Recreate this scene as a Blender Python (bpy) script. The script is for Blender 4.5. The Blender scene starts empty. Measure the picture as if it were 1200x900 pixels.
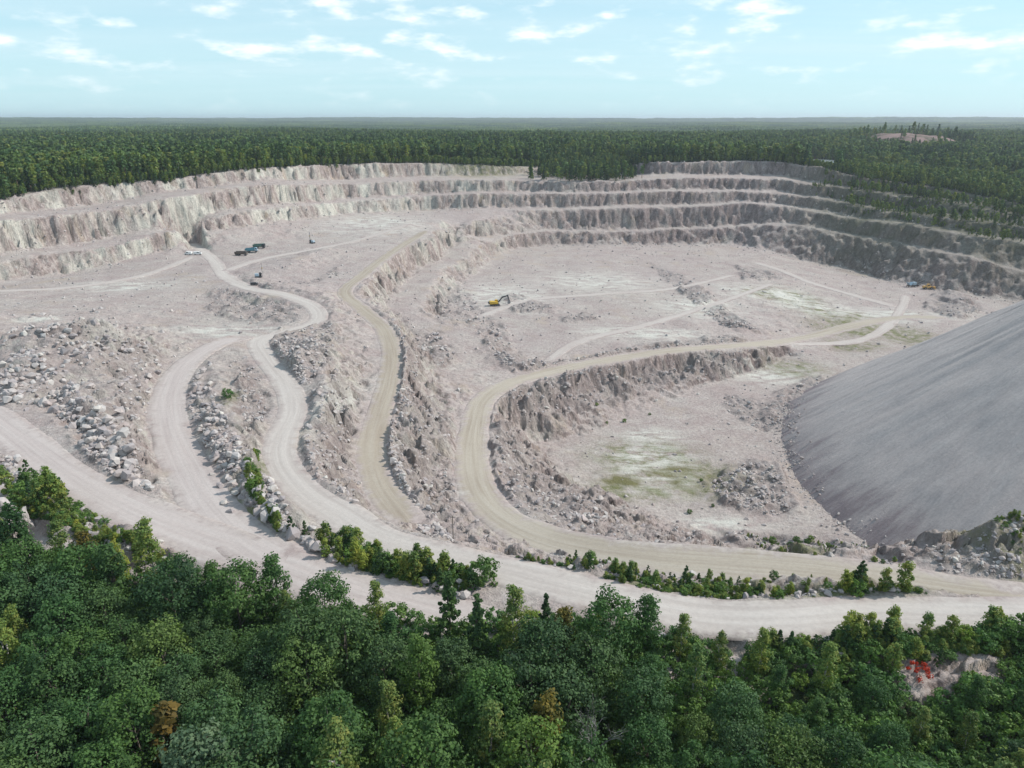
import bpy, bmesh, math, random
import numpy as np
from mathutils import Vector, Matrix, Euler

random.seed(7); RNG = np.random.default_rng(7)
scene = bpy.context.scene
C = scene.collection
R = math.radians

# ------------------------------------------------------------------ camera
F = 833.0; PW, PH = 1200, 900; PITCH = math.atan(310/833.0); CZ = 100.0
cam_d = bpy.data.cameras.new('camera'); cam = bpy.data.objects.new('camera', cam_d); C.objects.link(cam)
cam.location = (0, 0, CZ); cam.rotation_euler = (math.pi/2-PITCH, 0, 0)
cam_d.sensor_fit = 'HORIZONTAL'; cam_d.angle = 2*math.atan(PW/2/F)
cam_d.clip_start = 1.0; cam_d.clip_end = 60000
scene.camera = cam

# ------------------------------------------------------------------ light
SUN_AZ, SUN_EL = R(76), R(42.5)          # azimuth clockwise from +Y (away from the camera)
world = bpy.data.worlds.new('World'); scene.world = world; world.use_nodes = True
SKY_STRENGTH, SUN_STRENGTH, EXPOSURE = 0.13, 4.0, 0.12
sun_d = bpy.data.lights.new('sun', 'SUN'); sun = bpy.data.objects.new('sun', sun_d); C.objects.link(sun)
sun_d.energy = SUN_STRENGTH; sun_d.angle = R(0.6); sun_d.color = (1, .955, .89)
tosun = Vector((math.sin(SUN_AZ)*math.cos(SUN_EL), math.cos(SUN_AZ)*math.cos(SUN_EL), math.sin(SUN_EL)))
sun.rotation_euler = tosun.to_track_quat('Z', 'Y').to_euler(); sun.location = (0, 0, 300)
vs = scene.view_settings
vs.view_transform = 'Standard'; vs.look = 'None'; vs.gamma = 1; vs.exposure = EXPOSURE; vs.use_curve_mapping = False
scene.cycles.volume_bounces = 0; scene.cycles.max_bounces = 5; scene.cycles.diffuse_bounces = 2
scene.cycles.transparent_max_bounces = 6

# ------------------------------------------------------------------ node helper
class NT:
    def __init__(s, tree): s.t = tree; s.n = tree.nodes; s.l = tree.links
    def new(s, typ, **kw):
        nd = s.n.new(typ)
        for k, v in kw.items(): setattr(nd, k, v)
        return nd
    def put(s, sock, v):
        if hasattr(v, 'is_linked'): s.l.new(v, sock)
        else:
            if isinstance(v, tuple) and len(v) == 3 and sock.type == 'RGBA': v = (*v, 1)
            sock.default_value = v
    def math(s, op, a, b=0.0, c=None, clamp=False):
        nd = s.new('ShaderNodeMath', operation=op, use_clamp=clamp)
        s.put(nd.inputs[0], a); s.put(nd.inputs[1], b)
        if c is not None: s.put(nd.inputs[2], c)
        return nd.outputs[0]
    def vmath(s, op, a, b=(0, 0, 0)):
        nd = s.new('ShaderNodeVectorMath', operation=op); s.put(nd.inputs[0], a); s.put(nd.inputs[1], b)
        return nd.outputs[0]
    def noise(s, vec, scale, detail=4, rough=.55, col=False):
        nd = s.new('ShaderNodeTexNoise'); s.put(nd.inputs['Vector'], vec)
        nd.inputs['Scale'].default_value = scale; nd.inputs['Detail'].default_value = detail; nd.inputs['Roughness'].default_value = rough
        return nd.outputs['Color' if col else 'Fac']
    def map(s, v, a, b, c=0.0, d=1.0):
        nd = s.new('ShaderNodeMapRange'); s.put(nd.inputs[0], v)
        for i, q in enumerate((a, b, c, d)): s.put(nd.inputs[i+1], q)
        return nd.outputs[0]
    def ramp(s, v, stops):
        nd = s.new('ShaderNodeValToRGB'); s.put(nd.inputs[0], v); e = nd.color_ramp.elements
        while len(e) < len(stops): e.new(.5)
        for q, (p, c) in zip(e, stops): q.position = p; q.color = (*c, 1)
        return nd.outputs[0]
    def mix(s, f, a, b, mode='MIX'):
        nd = s.new('ShaderNodeMix', data_type='RGBA', blend_type=mode, clamp_factor=True)
        s.put(nd.inputs[0], f); s.put(nd.inputs[6], a); s.put(nd.inputs[7], b)
        return nd.outputs[2]
    def attr(s, name):
        return s.new('ShaderNodeAttribute', attribute_name=name).outputs['Fac']
    def sep(s, v):
        nd = s.new('ShaderNodeSeparateXYZ'); s.put(nd.inputs[0], v); return nd.outputs
    def comb(s, x, y, z):
        nd = s.new('ShaderNodeCombineXYZ')
        for i, v in enumerate((x, y, z)): s.put(nd.inputs[i], v)
        return nd.outputs[0]
    def bump(s, h, dist=.3, strength=.6):
        nd = s.new('ShaderNodeBump'); s.put(nd.inputs['Height'], h); nd.inputs['Distance'].default_value = dist
        nd.inputs['Strength'].default_value = strength; return nd.outputs[0]

MATS = {}
def new_mat(name):
    m = bpy.data.materials.new(name); m.use_nodes = True; t = NT(m.node_tree); t.n.clear()
    out = t.new('ShaderNodeOutputMaterial'); MATS[name] = m
    return m, t, out
def principled(t, out, col, rough=.9, normal=None, metal=0.0, spec=.2):
    b = t.new('ShaderNodeBsdfPrincipled'); t.put(b.inputs['Base Color'], col); t.put(b.inputs['Roughness'], rough)
    b.inputs['Metallic'].default_value = metal; b.inputs['Specular IOR Level'].default_value = spec
    if normal is not None: t.l.new(normal, b.inputs['Normal'])
    t.l.new(b.outputs[0], out.inputs['Surface']); return b
def plain(name, col, rough=.6, metal=0.0, var=.12):
    m, t, out = new_mat(name)
    pos = t.new('ShaderNodeTexCoord').outputs['Object']
    n = t.noise(pos, 1.7, 5, .6)
    c2 = tuple(min(1, q*(1+var)+.01) for q in col); c1 = tuple(q*(1-var*1.5) for q in col)
    principled(t, out, t.mix(t.map(n, .3, .7), c1, c2), rough, metal=metal, spec=.35)
    return m

# sky with clouds
wt = NT(world.node_tree); wt.n.clear()
wo = wt.new('ShaderNodeOutputWorld'); bg = wt.new('ShaderNodeBackground')
sky = wt.new('ShaderNodeTexSky', sky_type='NISHITA'); sky.sun_disc = False
sky.sun_elevation = SUN_EL; sky.sun_rotation = SUN_AZ; sky.altitude = 100; sky.air_density = 1.0; sky.dust_density = .25; sky.ozone_density = 3.0
d = wt.new('ShaderNodeTexCoord').outputs['Generated']
sx, sy, sz = wt.sep(d)
zz = wt.math('ADD', wt.math('MAXIMUM', sz, 0.0), .035)
pc = wt.comb(wt.math('DIVIDE', sx, zz), wt.math('DIVIDE', sy, zz), 0.0)
az = wt.math('ARCTAN2', sx, sy)
pa = wt.comb(wt.math('MULTIPLY', az, 15.0), wt.math('MULTIPLY', sz, 44.0), wt.math('MULTIPLY', sy, 2.0))
n1 = wt.noise(pa, 1.0, 8, .54)
n2 = wt.noise(wt.vmath('MULTIPLY', pa, (.22, .22, 1)), 1.0, 2, .5)
cover = wt.math('ADD', n1, wt.math('MULTIPLY', wt.math('SUBTRACT', n2, .5), .55))
cloud = wt.map(cover, .47, .72)
veil = wt.map(wt.noise(wt.vmath('MULTIPLY', pc, (.1, .35, 1)), 1.0, 5, .6), .32, .72, .05, .6)
amt = wt.math('MAXIMUM', cloud, veil)
amt = wt.math('MULTIPLY', amt, wt.map(sz, .004, .06))
tint = wt.mix(wt.map(sz, .0, .40, .85, .1), wt.mix(1.0, sky.outputs[0], (0.86, 1.02, 1.0), 'MULTIPLY'), (4.15, 6.3, 7.1))
skycol = wt.mix(amt, tint, wt.mix(wt.map(cover, .50, .70), (5.6, 6.9, 7.4), (8.4, 8.75, 8.9)))
wt.put(bg.inputs['Color'], skycol); bg.inputs['Strength'].default_value = SKY_STRENGTH
wt.l.new(bg.outputs[0], wo.inputs[0])

# ------------------------------------------------------------------ numpy tools
_T = RNG.random((256, 256))
def vnoise(x, y, seed=0):
    x = x+seed*17.31; y = y+seed*9.77
    ix = np.floor(x).astype(np.int64); iy = np.floor(y).astype(np.int64)
    fx = x-ix; fy = y-iy; fx = fx*fx*(3-2*fx); fy = fy*fy*(3-2*fy)
    a = _T[iy & 255, ix & 255]; b = _T[iy & 255, (ix+1) & 255]; c = _T[(iy+1) & 255, ix & 255]; e = _T[(iy+1) & 255, (ix+1) & 255]
    return (a*(1-fx)+b*fx)*(1-fy)+(c*(1-fx)+e*fx)*fy-.5
def fbm(x, y, oct=4, seed=0, gain=.5):
    s = 0; a = 1; f = 1
    for i in range(oct): s = s+a*vnoise(x*f, y*f, seed+i); a *= gain; f *= 2.03
    return s
def cellv(x, y, sz, seed=0):
    a = .5+seed*.37; u_ = (x*math.cos(a)+y*math.sin(a))/sz; v_ = (-x*math.sin(a)+y*math.cos(a))/sz
    return _T[np.floor(v_).astype(np.int64)*7+seed*31 & 255, np.floor(u_).astype(np.int64)*3+seed*57 & 255]-.5
def sstep(a, b, x):
    t = np.clip((x-a)/(b-a), 0, 1); return t*t*(3-2*t)
cp, sp = math.cos(PITCH), math.sin(PITCH)
def rays(px, py):
    u = (np.asarray(px, float)-600)/F; v = (np.asarray(py, float)-450)/F
    return u, cp-v*sp, -sp-v*cp                    # world dx, dy, dz
def Pz(px, py, z):
    dx, dy, dz = rays(px, py); t = (z-CZ)/dz; return np.array([dx*t, dy*t, z], float)
def Pd(px, py, y):
    dx, dy, dz = rays(px, py); t = y/dy; return np.array([dx*t, y, CZ+dz*t], float)
def proj(p):
    p = np.asarray(p, float); x, y, z = p[..., 0], p[..., 1], p[..., 2]-CZ
    zc = y*cp-z*sp; yc = y*sp+z*cp
    return 600+F*x/zc, 450-F*yc/zc, zc
def smooth_curve(pts, step=1.0):
    pts = np.asarray(pts, float); n = len(pts); out = []
    P = np.vstack([2*pts[0]-pts[1], pts, 2*pts[-1]-pts[-2]])
    for i in range(1, n):
        p0, p1, p2, p3 = P[i-1], P[i], P[i+1], P[i+2]
        m = max(2, int(np.linalg.norm(p2-p1)/step))
        t = np.linspace(0, 1, m, endpoint=False)[:, None]
        out.append(.5*((2*p1)+(-p0+p2)*t+(2*p0-5*p1+4*p2-p3)*t*t+(-p0+3*p1-3*p2+p3)*t**3))
    out.append(pts[-1:])
    return np.vstack(out)
def dense(pts, step=.5):
    pts = np.asarray(pts, float); out = []
    for a, b in zip(pts[:-1], pts[1:]):
        m = max(1, int(np.linalg.norm(b[:2]-a[:2])/step)); t = np.linspace(0, 1, m, endpoint=False)[:, None]
        out.append(a+(b-a)*t)
    out.append(pts[-1:]); return np.vstack(out)

# ------------------------------------------------------------------ survey of the place: roads, crests and toes
ROADS = {}
def road(name, w, pts, drop=0): ROADS[name] = (w, smooth_curve([Pz(*p) for p in pts], 1.5))
road('lower_haul_road', 10.5, [(-90,432,29),(0,497,30),(70,550,30.5),(150,595,31),(230,628,31),(300,652,31.5),(380,682,32),(450,703,32),(520,724,32),(590,744,32),(660,765,31.5),(760,785,31),(900,800,31)])
road('spur_haul_road', 11, [(285,393,19.3),(250,405,20.5),(215,430,22),(198,465,24),(200,500,26),(215,540,28),(245,590,30),(290,635,31.3),(350,666,31.9)])
road('main_haul_road', 9, [(225,285,13.6),(250,305,14),(262,322,15),(290,337,16.5),(330,345,17),(365,358,17),(372,375,17.5),(340,388,18.2),(305,399,19),(312,420,20.5),(335,450,22.5),(344,480,24.5),(332,510,26),(330,540,27.5),(355,575,29),(400,605,30),(450,633,31),(540,656,31.5),(640,681,32),(740,706,32.5),(830,722,32.5),(920,724,33),(1020,717,33),(1120,719,33.5),(1210,722,34),(1300,722,34)])
road('bench_haul_road', 9, [(500,270,15.5),(460,295,14),(425,322,13.5),(404,342,13),(424,362,13),(449,385,13.3),(459,415,13.7),(455,450,14.5),(443,490,16),(435,530,18),(445,570,20.5),(468,600,23),(482,617,24)])
road('pit_haul_road', 11, [(1110,372,-22),(1055,372,-22),(1010,379,-21.5),(950,394,-20),(900,402,-16),(850,406,-12),(780,412,-9),(700,424,-6.5),(640,437,-5),(595,450,-3),(567,468,-1.5),(557,495,.5),(553,530,4),(557,565,9),(578,598,14),(622,625,19),(680,642,22),(760,654,24.5),(850,661,26),(960,670,27.5),(1060,684,28.5),(1150,697,29.5),(1230,704,30)])
road('crossing_track', 7, [(905,401,-16.5),(960,403,-20),(1010,398,-21.5),(1040,382,-22),(1057,360,-22),(1062,345,-22)])
road('floor_track', 7, [(1052,360,-22),(1000,346,-20.5),(950,331,-18),(915,317,-15),(880,306,-12.5)])

road('worn_track', 6, [(560,372,-8),(620,352,-8.6),(700,345,-9),(790,338,-10.8),(860,322,-13)])
road('worn_track_b', 6, [(640,425,-7.6),(680,400,-8.3),(760,380,-9.6),(850,352,-12.3),(905,332,-14.8)])
road('worn_track_c', 6, [(-20,342,15),(80,337,14.2),(170,322,13.7),(228,300,13.7)])
road('worn_track_d', 6, [(262,318,14.8),(310,303,14),(370,292,14.6),(425,280,15.5),(480,262,18)])
LINES = []      # polylines of 3d points
def LZ(*pts): LINES.append(np.array([Pz(*p) for p in pts]))
def LD(*pts): LINES.append(np.array([Pd(*p) for p in pts]))

WALL = {  # px column: (py, distance) of rim, bench 1, bench 2, bench 3
-220:((280,385),(318,365),(395,335),(425,328)), -100:((252,430),(285,402),(345,375),(372,365)), 0:((235,478),(258,446),(308,420),(330,409)),
45:((224,503),(255,466),(300,436),(327,424)), 90:((217,525),(250,485),(295,452),(322,440)), 133:((215,548),(246,505),(288,470),(310,458)), 190:((212,575),(233,530),(270,498),(296,485)),
233:((205,600),(228,555),(260,522),(278,508)), 300:((197,645),(217,600),(246,568),(266,552)), 350:((194,690),(216,645),(242,616),(259,601)), 400:((192,735),(216,690),(237,665),(253,648)),
500:((191,780),(211,735),(230,712),(251,688)), 570:((193,800),(211,745),(227,722),(247,698)), 600:((195,812),(211,750),(227,728),(246,704)), 640:((196,850),(213,748),(227,728),(246,706)), 680:((195,860),(213,745),(227,726),(246,705)),
735:((193,840),(212,750),(226,730),(243,708)), 760:((190,806),(210,753),(225,731),(243,709)), 800:((190,800),(208,755),(224,733),(243,711)), 867:((188,795),(209,752),(225,730),(238,713)),
913:((189,780),(210,745),(227,722),(241,702)), 960:((196,752),(217,718),(233,697),(249,678)), 1007:((207,715),(224,688),(243,665),(258,645)), 1067:((216,685),(231,660),(252,630),(263,612)),
1110:((222,668),(237,636),(257,598),(272,577)), 1150:((230,645),(245,612),(262,580),(279,560)), 1200:((242,620),(255,590),(267,565),(285,545)), 1300:((262,575),(278,548),(290,528),(312,510)), 1450:((290,530),(308,505),(322,488),(350,470))}
xs = sorted(WALL)
def back(p, m): return p*np.array([1, 1, 1])+np.array([p[0], p[1], 0])/math.hypot(p[0], p[1])*m
benchw = lambda x: 9 if x < 600 else 6
LV = [[Pd(x, *WALL[x][k]) for x in xs] for k in range(4)]
for k in range(4):
    LINES.append(np.array(LV[k]))
    if k:
        toe = []
        for x, p, q in zip(xs, LV[k], LV[k-1]):
            gap = math.hypot(q[0], q[1])-math.hypot(p[0], p[1]); g = max(gap*.25, gap-(6 if x >= 300 else 8))
            e = back(p, g); e[2] = p[2]+min(1.2, g*.04); toe.append(e)
        LINES.append(np.array(toe))
RIM = np.array(LV[0])
rim_ang = np.arctan2(RIM[:, 0], RIM[:, 1]); rim_r = np.hypot(RIM[:, 0], RIM[:, 1])
# wall 4 and 5
L4 = [(640,271,684),(700,271,686),(760,270,690),(820,268,692),(867,265,692),(913,262,683),(937,264,670),(967,270,652),(1007,277,628),(1057,285,598),(1110,297,556),(1150,303,538),(1200,317,522),(1300,345,492),(1450,385,460)]
L5 = [(640,288,672),(700,287,674),(760,287,677),(820,287,679),(867,287,676),(900,294,650),(967,310,622),(1007,319,602),(1057,333,550),(1110,342,527),(1150,348,512),(1200,352,500),(1300,385,455),(1450,430,420)]
c4 = [Pz(*p) for p in [(405,349,13),(430,328,13.5),(470,296,14),(505,276,15),(530,266,15.5),(565,258,15),(605,251,14.5)]]
LINES.append(np.array(c4))
l4 = [Pd(*p) for p in L4]
LINES.append(np.array([Pz(*p) for p in [(447,352,0),(482,324,0),(516,297,0),(537,285,.3),(562,278,.8),(598,275,1)]] + [back(p, 8) for p in l4]))
LINES.append(np.array([Pz(*p) for p in [(492,362,.5),(505,345,.3),(515,330,.2),(530,312,.2),(560,290,.5),(600,276,1)]] + l4))
LINES.append(np.array([Pz(*p) for p in [(512,373,-8),(530,352,-8.2),(548,326,-9),(578,301,-9.6),(605,291,-10)]] + [Pd(*p) for p in L5]))
# pink bench beside the pit road
LZ((492,362,.6),(500,377,.4),(530,381,0),(558,387,-.3),(575,402,-1),(592,420,-2),(625,432,-3.5))
LZ((508,372,-4),(535,373,-6),(565,377,-7.5),(592,393,-8),(612,415,-8),(660,424,-8.5),(760,402,-9.5),(850,396,-12.5),(900,394,-16))
LZ((500,405,.3),(530,400,0),(545,430,-.8)); LZ((470,368,.2),(485,375,.2),(510,395,.2))
# berm right of the bench road, slope down to the pit road
LZ((412,347,14),(432,356,14.2),(452,370,14.5),(470,388,15),(478,420,16.2),(474,455,17.2),(463,495,18.8),(460,545,21),(474,588,24),(496,618,26),(530,642,28.5),(560,652,29.5))
LZ((445,356,1),(470,380,.6),(497,412,.8),(512,440,2),(518,470,3),(524,505,4.5),(527,540,7.5),(532,575,12),(555,612,17),(600,636,22),(650,650,25))
# ridge between main and bench roads
LZ((352,398,20.5),(380,405,21),(388,440,23.5),(386,490,26.5),(377,530,28.2),(385,562,29.3),(410,586,30),(440,606,30.5),(470,626,30.5))
LZ((400,362,16),(398,385,18)); LZ((432,395,14),(436,430,14.6),(428,462,15.5),(414,500,17.2),(412,535,19),(424,572,21.5),(450,603,24),(470,618,25))
# spur ridge between spur and main roads
LZ((243,418,22.5),(262,440,25.5),(272,480,29),(283,520,31),(296,555,32.5),(312,590,33),(335,615,32.5))
# left mound
LZ((-80,372,27),(0,385,34),(60,383,37),(105,366,38.5),(140,380,33),(178,402,25)); LZ((20,432,31),(80,440,31),(120,465,29.5),(150,505,30),(165,540,30.6))
LZ((-60,345,18),(0,352,17.5),(60,350,17),(110,350,17),(160,365,17),(205,385,18.5))
LZ((30,480,29.6),(80,510,30),(125,560,30.6)); LZ((165,450,26.5),(172,500,27.5),(178,550,29))
# bench with vehicles
for p in [(60,345,14.5),(120,338,14),(200,322,13.6),(160,330,13.8),(240,300,13.6),(300,298,13.8),(340,280,14.5),(420,290,14.3),(450,268,17),(400,262,18.5),(520,258,17.5),(480,258,18.5),(380,275,15.5)]: LZ(p)
LZ((316,321,15.5),(345,306,18.3),(384,290,19.3)); LZ((322,334,14.3),(360,326,14),(392,312,14)); LZ((330,300,14.5),(370,287,15.5))
LZ((240,345,13.8),(290,358,14),(335,368,14.8)); LZ((210,372,15.5),(270,380,16),(320,382,17)); LZ((225,395,18.5),(270,392,18.5))
# pit floors
for p in [(640,310,-10),(700,300,-10),(800,305,-11),(700,350,-8.5),(800,360,-10.5),(640,375,-8.3),(600,350,-8.5),(600,322,-9.3),(760,380,-9.5),(850,340,-12.5),(900,330,-14.5),(950,355,-18.5),(1000,362,-21),(900,375,-15),(850,375,-12.5),(1020,335,-22),(1100,358,-22.5),(1140,372,-23)]: LZ(p)
LZ((596,505,-12),(640,516,-19),(690,500,-20),(760,478,-20),(820,457,-20.5),(880,436,-21),(930,418,-21)); LZ((640,470,-11),(700,452,-12.5),(760,440,-13.5),(830,428,-15))
LZ((640,530,-19),(655,560,-17.5),(700,578,-18),(740,598,-19),(800,612,-20),(880,618,-20.5),(930,622,-21))
LINES.append(np.array([[62,190,-21],[72,160,-21],[88,143,-21],[110,138,-21],[128,136,-21],[140,140,-21],[165,146,-20],[230,150,-15]], float))
for p in [(720,510,-20),(800,480,-20),(880,455,-21),(780,550,-20),(850,580,-20.5),(880,520,-21),(940,445,-21.5),(700,545,-19.5),(850,500,-20.5),(990,410,-22),(1060,400,-22.5),(1100,500,-22),(1150,420,-22.5)]: LZ(p)
# near ridge in front of the heap and right mound
LZ((700,640,23.5),(760,648,25),(840,644,27),(900,645,27.6),(980,653,28),(1060,667,28.5),(1100,668,29),(1130,660,30),(1156,628,32),(1200,608,33.5),(1320,590,35))
LZ((1080,680,29),(1150,680,30.5),(1220,674,32)); LZ((1175,650,33),(1220,640,34))
# berm between pit road and main road
LZ((575,655,31.5),(650,668,31.2),(740,684,31.5),(840,690,32.3),(930,690,32.8),(1010,688,33),(1075,690,33.3),(1110,700,33.2))
# foreground
LZ((-80,540,32),(0,548,33),(25,570,33.5),(70,597,33.5),(120,617,33.5),(170,634,33.2),(205,642,32.6))
LZ((335,618,32.5),(380,645,33),(430,665,33.2),(480,678,33.4),(530,690,34),(575,712,34),(640,725,33))
LZ((700,738,33.8),(780,752,34),(860,758,34)); LZ((1000,780,33),(1080,785,33.4),(1160,780,33.6)); LZ((1000,745,33.2),(1080,740,33.8),(1180,742,34.4))
for p in [(30,650,30),(150,700,29),(300,740,29),(450,780,29),(600,820,29),(800,820,29.5),(1000,830,30),(1150,820,31),(100,880,28),(400,890,28),(700,890,28),(1100,890,29)]: LZ(p)

def far_z(x, y):
    r = np.hypot(x, y)
    z = 30+24*sstep(150, 430, y)
    z = z-14*sstep(150, 420, x)*(1-sstep(700, 1300, y))*sstep(200, 500, y)+5*sstep(150, 350, x)*(1-sstep(150, 400, y))
    und = fbm(x/900.0, y/900.0, 4, 3)
    z = z+sstep(800, 2500, r)*(und*22-4)+sstep(3500, 11000, r)*(30+fbm(x/2600.0, y/1500.0, 3, 9)*26)
    # spoil heap far right
    sx_, sy_ = 655.0, 1240.0
    q = ((x-sx_)/88)**2+((y-sy_)/70)**2
    return z+25*np.exp(-q*q)*(1+.25*fbm(x/30, y/30, 3, 5))

# ------------------------------------------------------------------ relaxation on a 1 m grid
GX0, GX1, GY0, GY1 = -560, 720, 20, 1044     # 1280 x 1024
NXg, NYg = GX1-GX0, GY1-GY0
S = np.zeros((NYg, NXg)); W = np.zeros((NYg, NXg))
def cell(x, y): return np.floor(y-GY0).astype(int), np.floor(x-GX0).astype(int)
def stamp(p, w=1.0):
    j, i = cell(p[:, 0], p[:, 1]); ok = (j > 0) & (j < NYg-1) & (i > 0) & (i < NXg-1)
    np.add.at(S, (j[ok], i[ok]), p[ok, 2]*w); np.add.at(W, (j[ok], i[ok]), w)
for L in LINES:
    if len(L) == 1:
        a, b = np.meshgrid(np.arange(-3, 4), np.arange(-3, 4)); o = np.stack([a.ravel(), b.ravel(), 0*a.ravel()], 1)
        stamp(L[0]+o.astype(float))
    else: stamp(dense(L, .45))
def frame_of(c):
    t = np.gradient(c[:, :2], axis=0); t /= np.linalg.norm(t, axis=1)[:, None]+1e-9
    return t, np.stack([t[:, 1], -t[:, 0]], 1)           # tangent, right normal
def offset_line(c, off, dz, a=0.0, b=1.0):
    t, n = frame_of(c); o = c.copy(); o[:, :2] += n*off; o[:, 2] += dz
    m = len(c); return o[int(a*m):max(int(b*m), int(a*m)+2)]
# rock berms thrown up along the road edges (offset to the right of travel is +)
for nm, side, h, a, b in [('pit_haul_road', -1, 1.5, .30, .80), ('pit_haul_road', 1, .9, .28, .5), ('main_haul_road', -1, 1.3, .22, .62), ('bench_haul_road', -1, 1.2, .1, 1.0)]:
    w, c = ROADS[nm]; stamp(dense(offset_line(c, side*(w/2+2.2), h, a, b), .5))
road_mask = np.zeros((NYg, NXg))
RS = np.zeros((NYg, NXg)); RW = np.zeros((NYg, NXg))
for nm, (w, c) in ROADS.items():
    cd = dense(c, .4); t, n = frame_of(cd)
    for o in np.arange(-w/2, w/2+.01, .4):
        p = cd.copy(); p[:, :2] += n*o
        j, i = cell(p[:, 0], p[:, 1]); ok = (j > 0) & (j < NYg-1) & (i > 0) & (i < NXg-1)
        np.add.at(RS, (j[ok], i[ok]), p[ok, 2]); np.add.at(RW, (j[ok], i[ok]), 1)
        if abs(o) < w/2-1.1: road_mask[j[ok], i[ok]] = 1
rm = RW > 0
S[rm] = RS[rm]/RW[rm]; W[rm] = 1
# outside of the quarry: keep the rim country at its own height
gy, gx = np.mgrid[GY0:GY1, GX0:GX1]; gx = gx+.5; gy = gy+.5
gr = np.hypot(gx, gy); ga = np.arctan2(gx, gy)
rr = np.interp(ga, rim_ang, rim_r)
FZ = far_z(gx, gy)
outm = (gr > rr+130) | (gr < 34)
S[outm] = FZ[outm]; W[outm] = 1
bd = np.zeros_like(outm); bd[0] = bd[-1] = True; bd[:, 0] = bd[:, -1] = True
bd &= ~outm; S[bd] = FZ[bd]; W[bd] = 1
V = np.where(W > 0, S/np.maximum(W, 1e-9), 0); M = W > 0
pyr = [(V, M)]
while min(pyr[-1][0].shape) > 20:
    v, m = pyr[-1]; h, w_ = v.shape[0]//2, v.shape[1]//2
    mm = m.reshape(h, 2, w_, 2).sum((1, 3)); vv = (v*m).reshape(h, 2, w_, 2).sum((1, 3))
    pyr.append((np.where(mm > 0, vv/np.maximum(mm, 1), 0), mm > 0))
u = np.full(pyr[-1][0].shape, 20.0)
for lev in range(len(pyr)-1, -1, -1):
    v, m = pyr[lev]
    if u.shape != v.shape: u = np.repeat(np.repeat(u, 2, 0), 2, 1)
    u = np.where(m, v, u)
    for it in range(160 if lev > 2 else (70 if lev else 36)):
        p = np.pad(u, 1, 'edge'); a = (p[:-2, 1:-1]+p[2:, 1:-1]+p[1:-1, :-2]+p[1:-1, 2:])*.25
        u = np.where(m, v, a)
HF = u
def blur(a, n):
    for _ in range(n):
        p = np.pad(a, 1, 'edge'); a = (p[:-2, 1:-1]+p[2:, 1:-1]+p[1:-1, :-2]+p[1:-1, 2:]+4*p[1:-1, 1:-1])/8
    return a
near_road = np.clip(blur((RW > 0).astype(float), 6)*1.6, 0, 1)
road_sink = blur(road_mask, 1)
gyy, gxx = np.gradient(HF); SL = blur(np.hypot(gxx, gyy), 3)
HFB = blur(HF, 22)
def samp(G, x, y):
    fx = np.clip(x-GX0-.5, 0, NXg-1.001); fy = np.clip(y-GY0-.5, 0, NYg-1.001)
    i = fx.astype(int); j = fy.astype(int); a = fx-i; b = fy-j
    return (G[j, i]*(1-a)+G[j, i+1]*a)*(1-b)+(G[j+1, i]*(1-a)+G[j+1, i+1]*a)*b
def inside(x, y): return (x > GX0+2) & (x < GX1-2) & (y > GY0+2) & (y < GY1-2)
PONDC = Pz(962, 188.4, 50.0)
def terrain(x, y):
    x = np.asarray(x, float); y = np.asarray(y, float)
    nr = samp(near_road, x, y); k = 1-nr
    r = np.hypot(x, y); farw = .55+.30*sstep(150, 500, r)
    wx = (fbm(x/17, y/17, 2, 1)*6.5+vnoise(x/4.3, y/4.3, 21)*3.6+vnoise(x/1.9, y/1.9, 23)*1.3)*k*farw
    wy = (fbm(x/17, y/17, 2, 5)*6.5+vnoise(x/4.3, y/4.3, 27)*3.6+vnoise(x/1.9, y/1.9, 29)*1.3)*k*farw
    big_ = fbm(x/48, y/48, 2, 101)*7*k; jag = (np.abs(vnoise(x/2.7, y/2.7, 103))+np.abs(vnoise(x/5.9, y/5.9, 105)))*3.4*k*farw*(.3+1.4*sstep(-.2, .3, vnoise(x/33, y/33, 107)))
    wx = wx*.42+big_+jag*.8; wy = wy*.42+fbm(x/48, y/48, 2, 111)*7*k-jag*.6
    blk = (cellv(x, y, 5.2, 1)*3.6+cellv(x, y, 2.6, 2)*2.2+cellv(x, y, 9.5, 3)*2.6)*k
    wx = wx+blk; wy = wy+(cellv(x, y, 4.4, 4)*3.4+cellv(x, y, 2.3, 5)*2.0)*k
    z = samp(HF, x+wx, y+wy); sl = samp(SL, x, y)
    slump = (.35+.65*sstep(-.05, .22, fbm(x/30, y/30, 2, 113)))*k
    z = z+(samp(HFB, x+wx, y+wy)-z)*slump*.85
    rough = (.10+1.7*sstep(.15, .6, sl))*k
    z = z+fbm(x/5.5, y/5.5, 4, 11, .6)*rough*1.3+fbm(x/24, y/24, 3, 15)*.9*k*(1-.5*sstep(.5, 1, sl))
    z = z+samp(ROCKY, x, y)*(fbm(x/9, y/9, 3, 91, .6)*3.4+np.abs(vnoise(x/3.1, y/3.1, 95))*1.3-.3)
    z = z-.26*samp(road_sink, x, y)
    z = np.where(inside(x, y), z, far_z(x, y))
    q = ((x-PONDC[0])/24)**2+((y-PONDC[1])/46)**2
    return z+(PONDC[2]-.8-z)*(1-sstep(1.0, 1.7, q))

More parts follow.
